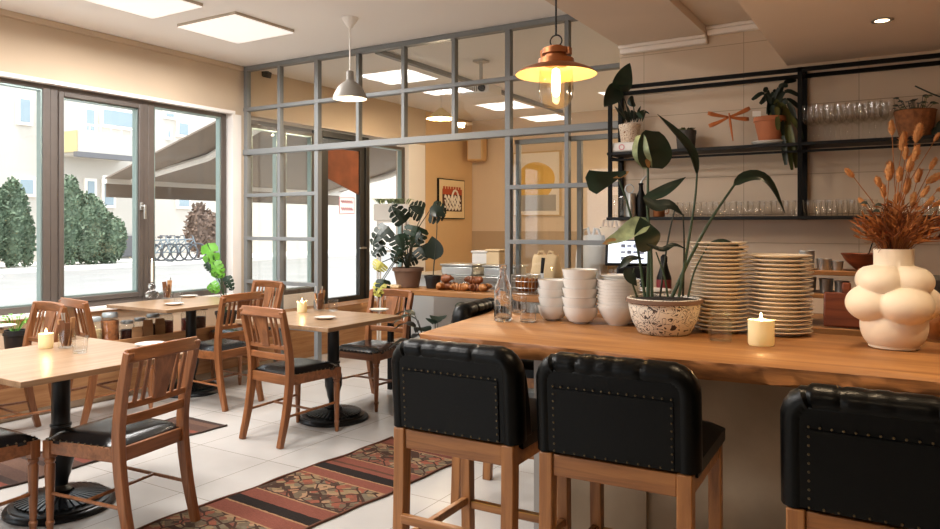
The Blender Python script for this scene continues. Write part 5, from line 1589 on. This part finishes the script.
# ---- bubble vase with dried grasses
VASE_ROT = 0
def bubble_vase():
    p = onB(893, 352) + V(0, .11, 0); p.z = BT
    r = thing('bubble_vase', 'large matte cream vase of stacked bubble shapes on the bar', 'vase', p, R(VASE_ROT))
    balls = []
    for (z0, dist, rs, nn, ph) in ((.247, .060, .080, 4, R(-33)), (.165, .074, .094, 4, R(-61))):
        for k in range(nn): balls.append((dist, ph + 2 * PI * k / nn, z0, rs))
    balls.append((0.0, 0, .085, .112))
    def rad(a, z):
        best = .0
        for d, ph, z0, rs in balls:
            if d == 0:
                q = ((z - z0) / .105) ** 2
                if q < 1: best = max(best, rs * (1 - q) ** .42)
                continue
            da = a - ph
            q = rs * rs - ((z - z0) * 1.30) ** 2 - (d * math.sin(da)) ** 2
            if q > 0 and math.cos(da) > 0: best = max(best, d * math.cos(da) + math.sqrt(q))
        if z > .26: best = max(best, .066)
        return max(best, .02)
    n = 120; zs = [.0, .004] + [.010 + .285 * k / 70 for k in range(71)] + [.305, .33, .360, .365]
    vs = []; fs = []
    for z in zs:
        for k in range(n):
            a = 2 * PI * k / n
            rr = rad(a, max(z, .010)) if z <= .296 else .066
            if z == 0: rr *= .93
            vs.append((rr * math.cos(a), rr * math.sin(a), z))
    for z, rr in ((.365, .060), (.30, .058)):
        for k in range(n): a = 2 * PI * k / n; vs.append((rr * math.cos(a), rr * math.sin(a), z))
    m_ = len(zs) + 2
    for i in range(m_ - 1):
        for k in range(n):
            k2 = (k + 1) % n; fs.append((i * n + k, i * n + k2, (i + 1) * n + k2, (i + 1) * n + k))
    fs.append(list(range(n))[::-1]); fs.append([(m_ - 1) * n + k for k in range(n)])
    m = MB(); m.add(vs, fs); m.build('body', M['vase'], r, smooth_ang=55)
    return p
vp = bubble_vase()
def dried():
    top = vp + V(0, 0, .35)
    D = -vp.x * S_ + vp.y * C_
    rnd = random.Random(21)
    heads = [(853, 176, 12, 'far left, apart from the bunch'), (892, 133, 14, 'tallest, above the bunch'), (902, 148, 18, 'second tallest, left of centre'), (916, 140, 18, 'tall, leaning right at the centre'), (914, 159, 15, 'below the tall centre one'), (889, 178, 18, 'left of centre, mid height'), (899, 180, 14, 'in the middle of the bunch'), (928, 182, 16, 'right side, mid height'), (938, 190, 12, 'right edge, pointing right'), (934, 205, 12, 'right edge, lowest'), (865, 205, 10, 'lower left'), (909, 170, 16, 'centre, half hidden'), (922, 196, 12, 'right of centre, low'), (935, 140, 9, 'upper right, cut by the frame edge'), (906, 192, 15, 'centre, just above the dark bunch'), (884, 196, 13, 'left of centre, just above the dark bunch'), (896, 203, 13, 'centre, half sunk in the dark bunch'), (917, 181, 15, 'right of centre, mid height'), (905, 158, 12, 'behind the two tall ones'), (926, 206, 12, 'right of centre, half sunk in the dark bunch'), (880, 186, 12, 'left, mid height'), (912, 204, 13, 'right of centre, among the dark stems'), (931, 168, 12, 'right side, above the middle')]
    for i, (px, py, ln, w) in enumerate(heads):
        d = D + rnd.uniform(-.09, .09)
        e = pt(px, py, d)
        b = top + V(rnd.uniform(-.03, .03), rnd.uniform(-.03, .03), -.05)
        r = thing('bunny_tail_grass', 'fluffy orange bunny-tail grass in the cream vase, ' + w, 'dried grass', b, 0, 'bunny-tail grasses')
        e = e - b; mid = V(e.x * .35, e.y * .35, e.z * .55)
        sp = smooth([V(0, 0, 0), mid, e], 12)
        m = MB(); m.tube(sp, .0016, 5); m.build('stem', M['dry'], r)
        ax = (sp[-1] - sp[-2]).normalized()
        if i in (0, 7, 8, 9): ax = (ax + V(C_, S_, 0) * (.9 if i else -.3)).normalized()
        q = V(0, 0, 1).rotation_difference(ax).to_matrix()
        L_ = ln * D / FPX
        m = MB(); m.ball(e + ax * L_ * .4, 1, 10, 8, (L_ * .21, L_ * .21, L_ * .55), q, jit=.12)
        for _ in range(110):
            th = rnd.uniform(0, 6.28); zz = rnd.uniform(-1, 1); rr = math.sqrt(1 - zz * zz)
            sp0 = V(rr * math.cos(th) * L_ * .2, rr * math.sin(th) * L_ * .2, zz * L_ * .52)
            nr = V(rr * math.cos(th), rr * math.sin(th), zz * .5 + .7).normalized()
            w1 = nr.orthogonal().normalized() * L_ * .02
            c0 = e + ax * L_ * .4
            m.add([c0 + q @ (sp0 - w1), c0 + q @ (sp0 + w1), c0 + q @ (sp0 + nr * L_ * rnd.uniform(.10, .2))], [(0, 1, 2)])
        m.build('seed_head', M['bunny'], r)
    m = MB()
    for k in range(230):
        a = rnd.uniform(0, 2 * PI); d = V(math.cos(a), math.sin(a), 0); sp_ = rnd.random() ** .7
        b = top + d * rnd.uniform(0, .03) + V(0, 0, -.04)
        e = b + d * .115 * sp_ + V(.02, 0, rnd.uniform(.12, .24) * (1 - .3 * sp_))
        pts = smooth([b - vp, b.lerp(e, .45) - vp + V(0, 0, .035), e - vp], 7)
        m.cur = k % 2
        m.tube(pts, [.0017, .0016, .0015, .0014, .0013, .0022, .0010], 4)
        for j in range(5):
            q = pts[rnd.randint(3, 6)]; dd = (d + V(rnd.uniform(-.8, .8), rnd.uniform(-.8, .8), rnd.uniform(.2, 1.2))).normalized()
            m.leaf([q, q + dd * .018, q + dd * .034], .006, V(rnd.uniform(-1, 1), -1, .3), .1, n=4)
    for k in range(16):
        d = V(-C_, -S_, 0) * rnd.uniform(.5, 1) + V(0, rnd.uniform(-.3, .3), 0); b = top - vp + V(0, 0, .01)
        m.tube(smooth([b, b + d * .05 + V(0, 0, .03), b + d * .11 + V(0, 0, rnd.uniform(-.02, .09))], 8), .0008, 4)
    o = m.build('dried_grass_bunch', None, loc=vp, mats=[M['dry'], M['dry2']]); tag(o, 'rust brown dried grass bunch in the cream vase', 'dried grass'); o['kind'] = 'stuff'
    m = MB(); b = top - vp
    for (x, y) in ((868, 204), (882, 206), (880, 212)):
        e = pt(x, y, D - .06) - vp; m.tube(smooth([b + V(0, 0, -.03), (b + e) / 2, e], 6), .0014, 4); m.leaf([e, e + V(-.012, 0, .006), e + V(-.026, 0, .0)], .014, V(0, -1, .6), .2, n=5)
    m.v = [tuple(q) for q in m.v]
    tag(m.build('dried_sprig', M['stem_dark'], loc=vp), 'dark green leafy sprig on the left of the dried grass', 'dried sprig')
dried()

# ================================================================== WALL SHELVES
SY0, SY1 = 4.37, 4.585
U, LO = 1.862, 1.455
def shelf_unit():
    r = thing('wall_shelf', 'black metal wall shelf with two boards on the tiled bar wall', 'shelf', (-.5, YT, 0))
    X = lambda x: x + .5
    Y = lambda y: y - YT
    for x in (-1.62, -.525, .62):
        m = MB(); m.bx(X(x) - .011, X(x) + .011, Y(SY0) - .0, Y(SY0) + .022, LO - .02, 2.275); m.build('upright', M['blackmetal'], r)
        m = MB(); m.bx(X(x) - .014, X(x) + .014, Y(SY1) - .022, Y(SY1) + .012, LO - .02, 2.29); m.build('upright', M['blackmetal'], r)
        m = MB(); m.bx(X(x) - .01, X(x) + .01, Y(SY0) + .022, Y(SY1) - .022, 2.245, 2.265); m.build('bracket', M['blackmetal'], r)
        m = MB(); m.bx(X(x) - .01, X(x) + .01, Y(SY0) + .022, Y(SY1) - .022, U - .045, U - .028); m.build('bracket', M['blackmetal'], r)
    for y, z in ((SY0, 2.262), (SY1 - .012, 2.262)):
        m = MB(); m.bx(X(-1.62), X(1.9), Y(y), Y(y) + .022, z - .011, z + .011); m.build('rail', M['blackmetal'], r)
    for y, z in ((SY0 + .0, U - .05),):
        m = MB(); m.bx(X(-1.62), X(1.9), Y(y), Y(y) + .018, z - .006, z + .006); m.build('rail', M['blackmetal'], r)
    m = MB(); m.bx(X(-1.64), X(1.9), Y(SY0) + .004, Y(SY1) + .006, U - .018, U); m.build('shelf_board', M['plainblack'], r, bevel=.002)
    m = MB(); m.bx(X(-1.64), X(1.9), Y(SY0) - .004, Y(SY1) + .006, LO - .018, LO); m.build('shelf_board', M['plainblack'], r, bevel=.002)
shelf_unit()
US, LS = U + .0006, LO + .0006
def onU(px, y): p = on_y(px, 140, y); p.z = US; return p
def onL(px, y): p = on_y(px, 216, y); p.z = LS; return p
# wine glasses on the upper shelf
def wine_mesh():
    m = MB(); m.lathe([(.036, 0), (.036, .002), (.012, .004), (.0042, .010), (.0036, .085), (.006, .094), (.024, .108), (.036, .13), (.039, .155), (.034, .205), (.033, .205), (.0375, .155), (.0345, .131), (.022, .11), (.001, .098)], n=24, cap=False)
    m.f.append(list(range(24))[::-1]); m.mi.append(0); return m
wg = wine_mesh().build('wine_glass', M['glassw'])
for i, px in enumerate((808, 818, 829, 840, 851, 862, 874, 886)):
    o = wg if i == 0 else wg.copy()
    if i: COL.objects.link(o)
    o.location = onU(px + 1, 4.44); tag(o, '%s wine glass from the left, front row of the upper shelf' % (ORD[i] if i else 'first'), 'wine glass', 'wine glasses on the upper shelf')
for i, px in enumerate((813, 824, 835, 846, 857, 868, 880)):
    o = wg.copy(); COL.objects.link(o)
    o.location = onU(px + 1, 4.535); tag(o, '%s wine glass from the left, back row of the upper shelf' % (ORD[i] if i else 'first'), 'wine glass', 'wine glasses on the upper shelf')
# tumblers on the lower shelf
def small_glass():
    m = MB(); m.lathe([(.026, 0), (.029, .004), (.036, .06), (.037, .088), (.0355, .088), (.034, .06), (.027, .012), (.001, .009)], n=20, cap=False); m.f.append(list(range(20))[::-1]); m.mi.append(0); return m
sg = small_glass().build('water_glass', M['glassw']); first = True
k = 0
for row, y in ((0, 4.42), (1, 4.52)):
    for i in range(11):
        px = 672 + i * 11.7 + row * 5
        if first: o = sg; first = False
        else: o = sg.copy(); COL.objects.link(o)
        o.location = onL(px, y); tag(o, '%s water glass from the left, %s row left of the shelf upright' % (ORD[i] if i else 'first', ('front', 'back')[row]), 'glass', 'water glasses left of the upright')
    for i in range(6):
        px = 810 + i * 11 + row * 5
        o = sg.copy(); COL.objects.link(o); o.location = onL(px, y); tag(o, '%s water glass from the left, %s row right of the shelf upright' % (ORD[i] if i else 'first', ('front', 'back')[row]), 'glass', 'water glasses right of the upright')
    for i in range(2):
        px = 926 + i * 11 + row * 4
        o = sg.copy(); COL.objects.link(o); o.location = onL(px, y); tag(o, '%s water glass right of the dried grass, %s row' % (('first', 'second')[i], ('front', 'back')[row]), 'glass', 'water glasses right of the dried grass')
def jug():
    r = thing('glass_jug', 'clear glass jug at the left end of the lower shelf', 'jug', onL(618, 4.47))
    m = MB(); m.lathe([(.045, 0), (.055, .006), (.058, .05), (.045, .10), (.04, .125), (.046, .14), (.044, .14), (.038, .125), (.043, .10), (.055, .05), (.05, .01), (.001, .008)], n=28, cap=False); m.build('jug', M['glassw'], r)
    m = MB(); m.tube(smooth([(.042, 0, .125), (.085, 0, .11), (.085, 0, .06), (.056, 0, .04)], 12), .006, 8); m.build('handle', M['glassw'], r)
    r = thing('steel_strainer', 'steel jug with a ring strainer standing on the lower shelf', 'jug', onL(631, 4.46))
    m = MB(); m.lathe([(.03, 0), (.033, .004), (.03, .12), (.034, .15), (.032, .15), (.028, .12), (.03, .01), (.001, .008)], n=24, cap=False); m.build('body', M['steel'], r)
    m = MB(); m.tube([(-.01 + .028 * math.cos(a), 0, .178 + .028 * math.sin(a)) for a in [2 * PI * k / 20 for k in range(21)]], .004, 6); m.build('ring', M['steel'], r)
    r = thing('dark_bottle', 'dark tilted spout bottle behind the plant on the lower shelf', 'bottle', onL(641, 4.5))
    m = MB(); m.lathe([(.03, 0), (.034, .005), (.034, .12), (.014, .17), (.012, .2), (.015, .205), (.015, .215)], n=24); m.build('bottle', M['plainblack'], r)
    m = MB(); m.tube([(0, 0, .215), (.01, 0, .235), (.035, 0, .26)], [.008, .007, .005], 8); m.build('spout', M['steel'], r)
    r = thing('copper_mug', 'copper mug on the lower shelf between dark bottle and water glasses', 'mug', onL(659, 4.45))
    m = MB(); m.lathe([(.032, 0), (.036, .006), (.036, .075), (.034, .075), (.032, .01), (.001, .008)], n=24, cap=False); m.build('cup', M['copper'], r)
    m = MB(); m.tube(smooth([(.035, 0, .062), (.058, 0, .055), (.058, 0, .025), (.035, 0, .018)], 10), .004, 8); m.build('handle', M['copper'], r)
jug()
# plants and ornaments on the upper shelf
bp0 = onU(626, 4.47)
r_ = thing('white_box', 'low white box under the small patterned pot on the shelf', 'box', bp0)
MB().bx(-.09, .10, -.08, .08, 0, .062).build('body', M['plasticw'], r_, bevel=.012)
m = MB(); m.tube([(-.0 + .016 * math.cos(a), -.081, .03 + .016 * math.sin(a)) for a in [2 * PI * k / 14 for k in range(15)]], .003, 5); m.build('pink_mark', M['pink'], r_)
def shelf_monstera():
    p = bp0 + V(.025, 0, .0626)
    r = potted('potted_philodendron', 'climbing plant in a small brown-patterned pot, upper shelf left end', p, .055, .068, .115, M['floral2'], lip=.002)
    D = -p.x * S_ + p.y * C_
    L = lambda x, y, d=0: pt(x, y, D + d) - p
    vw = V(S_, -C_, 0); rt = V(C_, S_, 0)
    for pts, (a, t, w, mt) in (([(630, 122, 0), (626, 104, -.13), (620, 90, -.15)], ((619, 90), (630, 63), .13, 'leaf')), ([(628, 122, 0), (622, 108, -.13), (616, 92, -.15)], ((618, 88), (604, 107), .12, 'leaf2')), ([(634, 122, 0), (634, 110, -.02), (632, 102, -.03)], ((634, 101), (627, 103), .07, 'leaf2')), ([(637, 122, 0), (641, 112, -.02), (640, 116, -.03)], ((638, 116), (645, 112), .05, 'leaf')), ([(630, 122, 0), (620, 112, -.02), (616, 108, -.03)], ((622, 84), (628, 92), .07, 'leaf2'))):
        stem(r, [L(*q) for q in pts], .004, M['stem_dark'])
        mid = ((a[0] + t[0]) / 2, (a[1] + t[1]) / 2)
        m = MB(); m.leaf([L(*a, -.15), L(*mid, -.17), L(*t, -.15)], w, vw + rt * .3, .15, heart, 10); m.build('leaf', M[mt], r)
    for k in range(9):
        x0 = 624 + k * 2; m = MB(); m.leaf([L(x0 + 2, 122), L(x0 + (k - 4) * 1.2, 112), L(x0 + (k - 4) * 2.4, 106 + (k % 3) * 4)], .02, vw, .2, n=6); m.build('leaf', M['leaf2'], r)
shelf_monstera()
def succulent_pot():
    p = onU(686, 4.47)
    r = potted('potted_succulent', 'small succulent in a dark grey pot on the upper shelf', p, .052, .06, .115, M['darkpot'], lip=.001)
    rnd = random.Random(2); m = MB()
    for k in range(40):
        a = rnd.uniform(0, 6.28); d = V(math.cos(a), math.sin(a), 0); b = V(0, 0, .10) + d * rnd.uniform(0, .04)
        m.leaf([b, b + d * .012 + V(0, 0, .02), b + d * .028 + V(0, 0, .03)], .014, (0, 0, 1), .2, n=5)
    m.build('rosette', M['olive'], r)
succulent_pot()
def dragonfly():
    p = onU(733, 4.47)
    r = thing('wooden_dragonfly', 'orange wooden dragonfly ornament standing on the upper shelf', 'ornament', p)
    D = -p.x * S_ + p.y * C_
    L = lambda x, y, d=0: pt(x, y, D + d) - p
    m = MB(); m.tube(smooth([L(733, 141) * 1.0 + V(0, 0, 0), L(731, 128), L(729, 113)], 10), [.003, .004, .005, .006, .006, .007, .007, .007, .006, .004], 8); m.v = [(x, y, max(z, 0.0)) for x, y, z in m.v]; m.build('body', M['orangewood'], r)
    for tip in ((708, 113), (709, 126), (750, 108), (749, 119)):
        m = MB(); m.leaf([L(729, 117), L((729 + tip[0]) / 2, (118 + tip[1]) / 2), L(*tip)], .030, V(S_, -C_, .2), .0, lambda t: .35 + .65 * t if t < .9 else .7, 7); m.build('wing', M['orangewood'], r, solid=.003)
dragonfly()
def cactus_pot():
    ps = onU(770, 4.47)
    m = MB(); m.lathe([(.06, 0), (.09, .006), (.102, .018), (.10, .021), (.088, .01), (.001, .008)], n=32, cap=False); m.f.append(list(range(32))[::-1]); m.mi.append(0)
    tag(m.build('saucer', M['china'], loc=ps), 'white saucer under the terracotta pot on the upper shelf', 'saucer')
    p = ps + V(0, 0, .0105)
    r = potted('potted_trailing_cactus', 'trailing cactus in a terracotta pot with a white sticker, hanging over the shelf', p, .058, .085, .15, M['terracotta'], lip=.004)
    D = -p.x * S_ + p.y * C_
    L = lambda x, y, d=0: pt(x, y, D + d) - p
    m = MB(); m.box((0, 0, 0), (.045, .002, .03), Matrix.Rotation(R(18), 3, 'Z')); q = L(757, 114, -.07); m.v = [(x + q.x, y + q.y - .012, z + q.z) for x, y, z in m.v]; m.build('sticker', M['plasticw'], r)
    rnd = random.Random(12)
    tips = [(752, 100), (764, 92), (772, 108), (780, 96), (788, 86), (796, 80), (800, 96), (778, 130), (785, 138), (774, 126), (790, 150), (797, 158), (786, 165), (800, 172), (794, 150), (803, 140), (796, 168), (790, 120), (770, 118), (782, 112), (798, 128), (804, 112), (760, 104), (792, 170)]
    for k, t in enumerate(tips):
        d = rnd.uniform(-.13, -.02) if t[1] > 118 else rnd.uniform(-.06, .05)
        b = L(773 + rnd.uniform(-6, 6), 114, rnd.uniform(-.03, .02)); e = L(*t, d)
        up = V(0, 0, .08 + (.05 if t[1] > 130 else 0))
        pts = smooth([b, b.lerp(e, .45) + up, e], 9); m = MB()
        n_seg = 4 if t[1] > 118 else 2
        for s in range(n_seg):
            i0 = int(s * 8 / n_seg); i1 = int((s + 1) * 8 / n_seg)
            m.leaf(pts[i0:i1 + 1], .030, V(S_, -C_, .3) + V(rnd.uniform(-.6, .6), 0, 0), .15, lambda t: (math.sin(PI * (.1 + .8 * t))) ** .5, 6)
        m.build('branch', M['olive' if (k % 3 and t[1] > 118) else 'leaf2'], r)
cactus_pot()
def basket_plant():
    p = onU(915, 4.46)
    r = thing('basket_plant', 'round-leaved plant in a brown woven basket on the upper shelf', 'plant', p)
    m = MB(); n = 40; prof = [(.066, 0), (.072, .006), (.088, .07), (.096, .13), (.1, .136), (.094, .14), (.09, .12), (.001, .115)]
    m.lathe(prof, n=n, cap=False, mod=lambda a, z: 1 + .02 * math.sin(20 * a) * (1 if z < .13 else 0)); m.f.append(list(range(n))[::-1]); m.mi.append(0); m.build('basket', M['rope'], r)
    rnd = random.Random(14)
    for k in range(34):
        a = rnd.uniform(0, 6.28); d = V(math.cos(a), math.sin(a), 0); b = V(0, 0, .115) + d * rnd.uniform(0, .05); e = b + d * rnd.uniform(.0, .06) + V(-.012, 0, rnd.uniform(.02, .10))
        m = MB(); m.tube([b, e], .0015, 5); m.leaf([e, e + d * .014 + V(0, 0, .004), e + d * .028], .028, V(0, -.6, 1), .1, heart, 6); m.build('leaf', M['leaf' if k % 3 else 'olive'], r)
basket_plant()
def twig():
    a, b = on_y(915, 86, 4.44), on_y(960, 106, 4.44)
    r = thing('hanging_twig_plant', 'dark twig plant at the right frame edge, upper shelf', 'plant', onU(966, 4.46))
    o = r.location
    m = MB(); pot(m, .05, .065, .11); m.build('pot', M['darkpot'], r)
    m = MB(); m.tube(smooth([V(0, 0, .09), b - o + V(0, 0, .02), a.lerp(b, .5) - o, a - o], 12), .004, 6); m.build('twig', M['stem_dark'], r)
    for k in range(5):
        q = b - o + V(-.02 * k, -.01, .02 - .03 * k); m = MB(); m.leaf([q, q + V(-.02, -.01, -.03), q + V(-.03, -.01, -.07)], .05, V(0, -1, .3), .2, n=7); m.build('leaf', M['leaf2'], r)
twig()

# ================================================================== BACK COUNTER
CZ = .90
def back_counter():
    r = thing('back_counter', 'oak back counter along the tiled wall behind the bar', 'counter', (0, 4.3, 0))
    MB().bx(-1.6, 1.8, -.34, .297, CZ - .04, CZ).build('worktop', M['backwood'], r, bevel=.004)
    MB().bx(-1.58, 1.8, -.30, .295, .08, CZ - .041).build('cabinet', M['backwood'], r)
    for k in range(5):
        x = -1.24 + k * .66; d = MB().bx(x - .315, x + .315, -.318, -.301, .12, CZ - .06).build('door', M['backwood'], r, bevel=.003)
        MB().tube([(x + .27, -.332, .62), (x + .27, -.332, .74)], .006, 8).build('handle', M['blackmetal'], d)
back_counter()
def onC(px, y): p = on_y(px, 300, y); p.z = CZ + .0006; return p
def till():
    p = onC(632, 4.24)
    r = thing('till', 'till with a tilted bright screen behind the plant', 'till', p, R(16))
    MB().bx(-.085, .085, -.10, .12, 0, .26).build('base', M['plainblack'], r, bevel=.01)
    q = Matrix.Rotation(R(-24), 3, 'X')
    s = MB(); s.box((-.02, -.03, .34), (.27, .022, .165), q); sc = s.build('screen', M['plainblack'], r, bevel=.006)
    s = MB(); s.box(V(-.02, -.03, .34) + q @ V(0, -.0125, 0), (.235, .002, .14), q); s.build('display', M['screen'], sc)
    s = MB()
    for i in range(4):
        for j in range(3): s.box(V(-.02, -.03, .34) + q @ V(-.03 + i * .036, -.0145, -.042 + j * .04), (.026, .001, .012 if (i + j) % 2 else .022), q)
    s.build('screen_blocks', M['screenink'], sc)
    s = MB(); s.tube([(-.02, 0, .26), (-.02, -.01, .31)], .03, 10); s.build('neck', M['plainblack'], r)
till()
def sauce():
    p = onC(664, 4.2)
    r = thing('sauce_bottle', 'dark sauce bottle with a red label right of the till', 'bottle', p)
    MB().lathe([(.038, 0), (.042, .006), (.042, .2), (.026, .25), (.018, .29)], n=24).build('bottle', M['plainblack'], r)
    MB().lathe([(.0425, .13), (.0428, .19)], n=24, cap=False).build('label', M['berry'], r)
    MB().lathe([(.02, .29), (.02, .32), (.008, .335)], n=18).build('cap', M['plainblack'], r)
sauce()
def rack():
    a, b = onC(803, 4.12), onC(856, 4.12)
    w = b.x - a.x + .05; c = (a + b) / 2
    r = thing('wooden_rack', 'two-tier wooden rack on the back counter left of the vase', 'rack', c)
    for z in (.14, .255): MB().bx(-w / 2, w / 2, -.12, .14, z, z + .022).build('shelf', M['backwood'], r, bevel=.003)
    for s in (-1, 1): MB().bx(s * w / 2 - .012, s * w / 2 + .012, -.12, .14, 0, .29).build('side', M['backwood'], r, bevel=.003)
    def tin(dx, z, h, rad, lab, mt='steel'):
        t = thing('metal_cup', lab, 'cup', c + V(dx, -.03, z), 0, 'metal cups on the rack')
        m = MB(); m.lathe([(rad * .85, 0), (rad * .87, .004), (rad, h), (rad - .003, h), (rad * .83, .006), (.001, .005)], n=24, cap=False); m.build('cup', M[mt], t)
        m = MB(); m.tube([(rad * .97 * math.cos(q), rad * .97 * math.sin(q), h) for q in [2 * PI * k / 24 for k in range(25)]], .002, 5); m.build('rim', M[mt], t)
    tin(-.10, .2776, .095, .038, 'tall metal cup at the left on top of the wooden rack')
    tin(-.02, .2776, .055, .036, 'short metal cup on top of the wooden rack, beside the tall one')
    tin(.04, .2776, .045, .028, 'smallest metal cup on top of the wooden rack')
    tin(-.09, .1626, .075, .036, 'metal cup at the left inside the wooden rack', 'greyshade')
    tin(-.01, .1626, .07, .034, 'metal cup in the middle inside the wooden rack')
    tin(.06, .1626, .06, .034, 'metal cup at the right inside the wooden rack')
    # bowl and ladle on top
    p = c + V(.155, .02, .2776)
    m = MB(); m.lathe([(.03, 0), (.04, .006), (.085, .05), (.105, .085), (.10, .085), (.08, .052), (.036, .012), (.001, .01)], n=32, cap=False); m.f.append(list(range(32))[::-1]); m.mi.append(0)
    tag(m.build('wooden_bowl', M['redwood'], loc=p), 'reddish wooden bowl on top of the wooden rack', 'bowl')
    l = thing('ladle', 'dark ladle leaning up out of the wooden bowl', 'ladle', p + V(0, 0, .014))
    m = MB(); m.sweep([(0, 0, .012), (.025, 0, .08), (.05, 0, .165)], [.010, .011, .02], .006, (0, 1, 0)); m.build('handle', M['plainblack'], l)
    m = MB(); m.ball((-.005, 0, .018), .022, 12, 8, (1, 1, .7)); m.build('scoop', M['plainblack'], l)
rack()
def boards():
    p = onC(846, 3.985)
    r = thing('cutting_board', 'red-brown wooden cutting board leaning on the rack behind the vase', 'cutting board', p)
    q = Matrix.Rotation(R(-8), 3, 'X')
    m = MB(); m.box(q @ V(0, .0, .09), (.2, .022, .17), q); m.box(q @ V(.0, .0, .195), (.04, .022, .06), q); m.v = [(x, y, max(z, 0.0)) for x, y, z in m.v]; m.build('board', M['redwood'], r, bevel=.008)
boards()
def right_items():
    p = onC(936, 4.25)
    r = thing('dark_bowl', 'dark stoneware bowl on a wooden block at the right frame edge', 'bowl', p + V(0, 0, .1205))
    m = MB(); m.lathe([(.05, 0), (.06, .006), (.1, .06), (.11, .12), (.105, .12), (.095, .06), (.05, .012), (.001, .01)], n=32, cap=False); m.build('bowl', M['darkpot'], r)
    m = MB(); m.lathe([(.001, .118), (.06, .135), (.09, .125), (.104, .112)], n=24, cap=False); m.build('cloth_cover', M['darkpot'], r)
    m = MB(); m.box((0, 0, .06), (.26, .22, .119)); tag(m.build('wooden_block', M['backwood'], loc=p, bevel=.005), 'wooden block under the dark bowl at the right frame edge', 'block')
    b = thing('amber_jug', 'round amber jug at the right frame edge beside the cream vase', 'jug', onB(944, 343) + V(0, .1, 0))
    m = MB(); m.lathe([(.05, 0), (.06, .006), (.085, .05), (.085, .09), (.05, .135), (.03, .155), (.034, .175), (.03, .175), (.026, .155)], n=32, cap=False); m.build('body', M['pastry2'], b)
    m = MB(); m.tube(smooth([(.03, 0, .165), (.085, 0, .16), (.10, 0, .11), (.082, 0, .08)], 12), .008, 8); m.build('handle', M['pastry2'], b)
right_items()
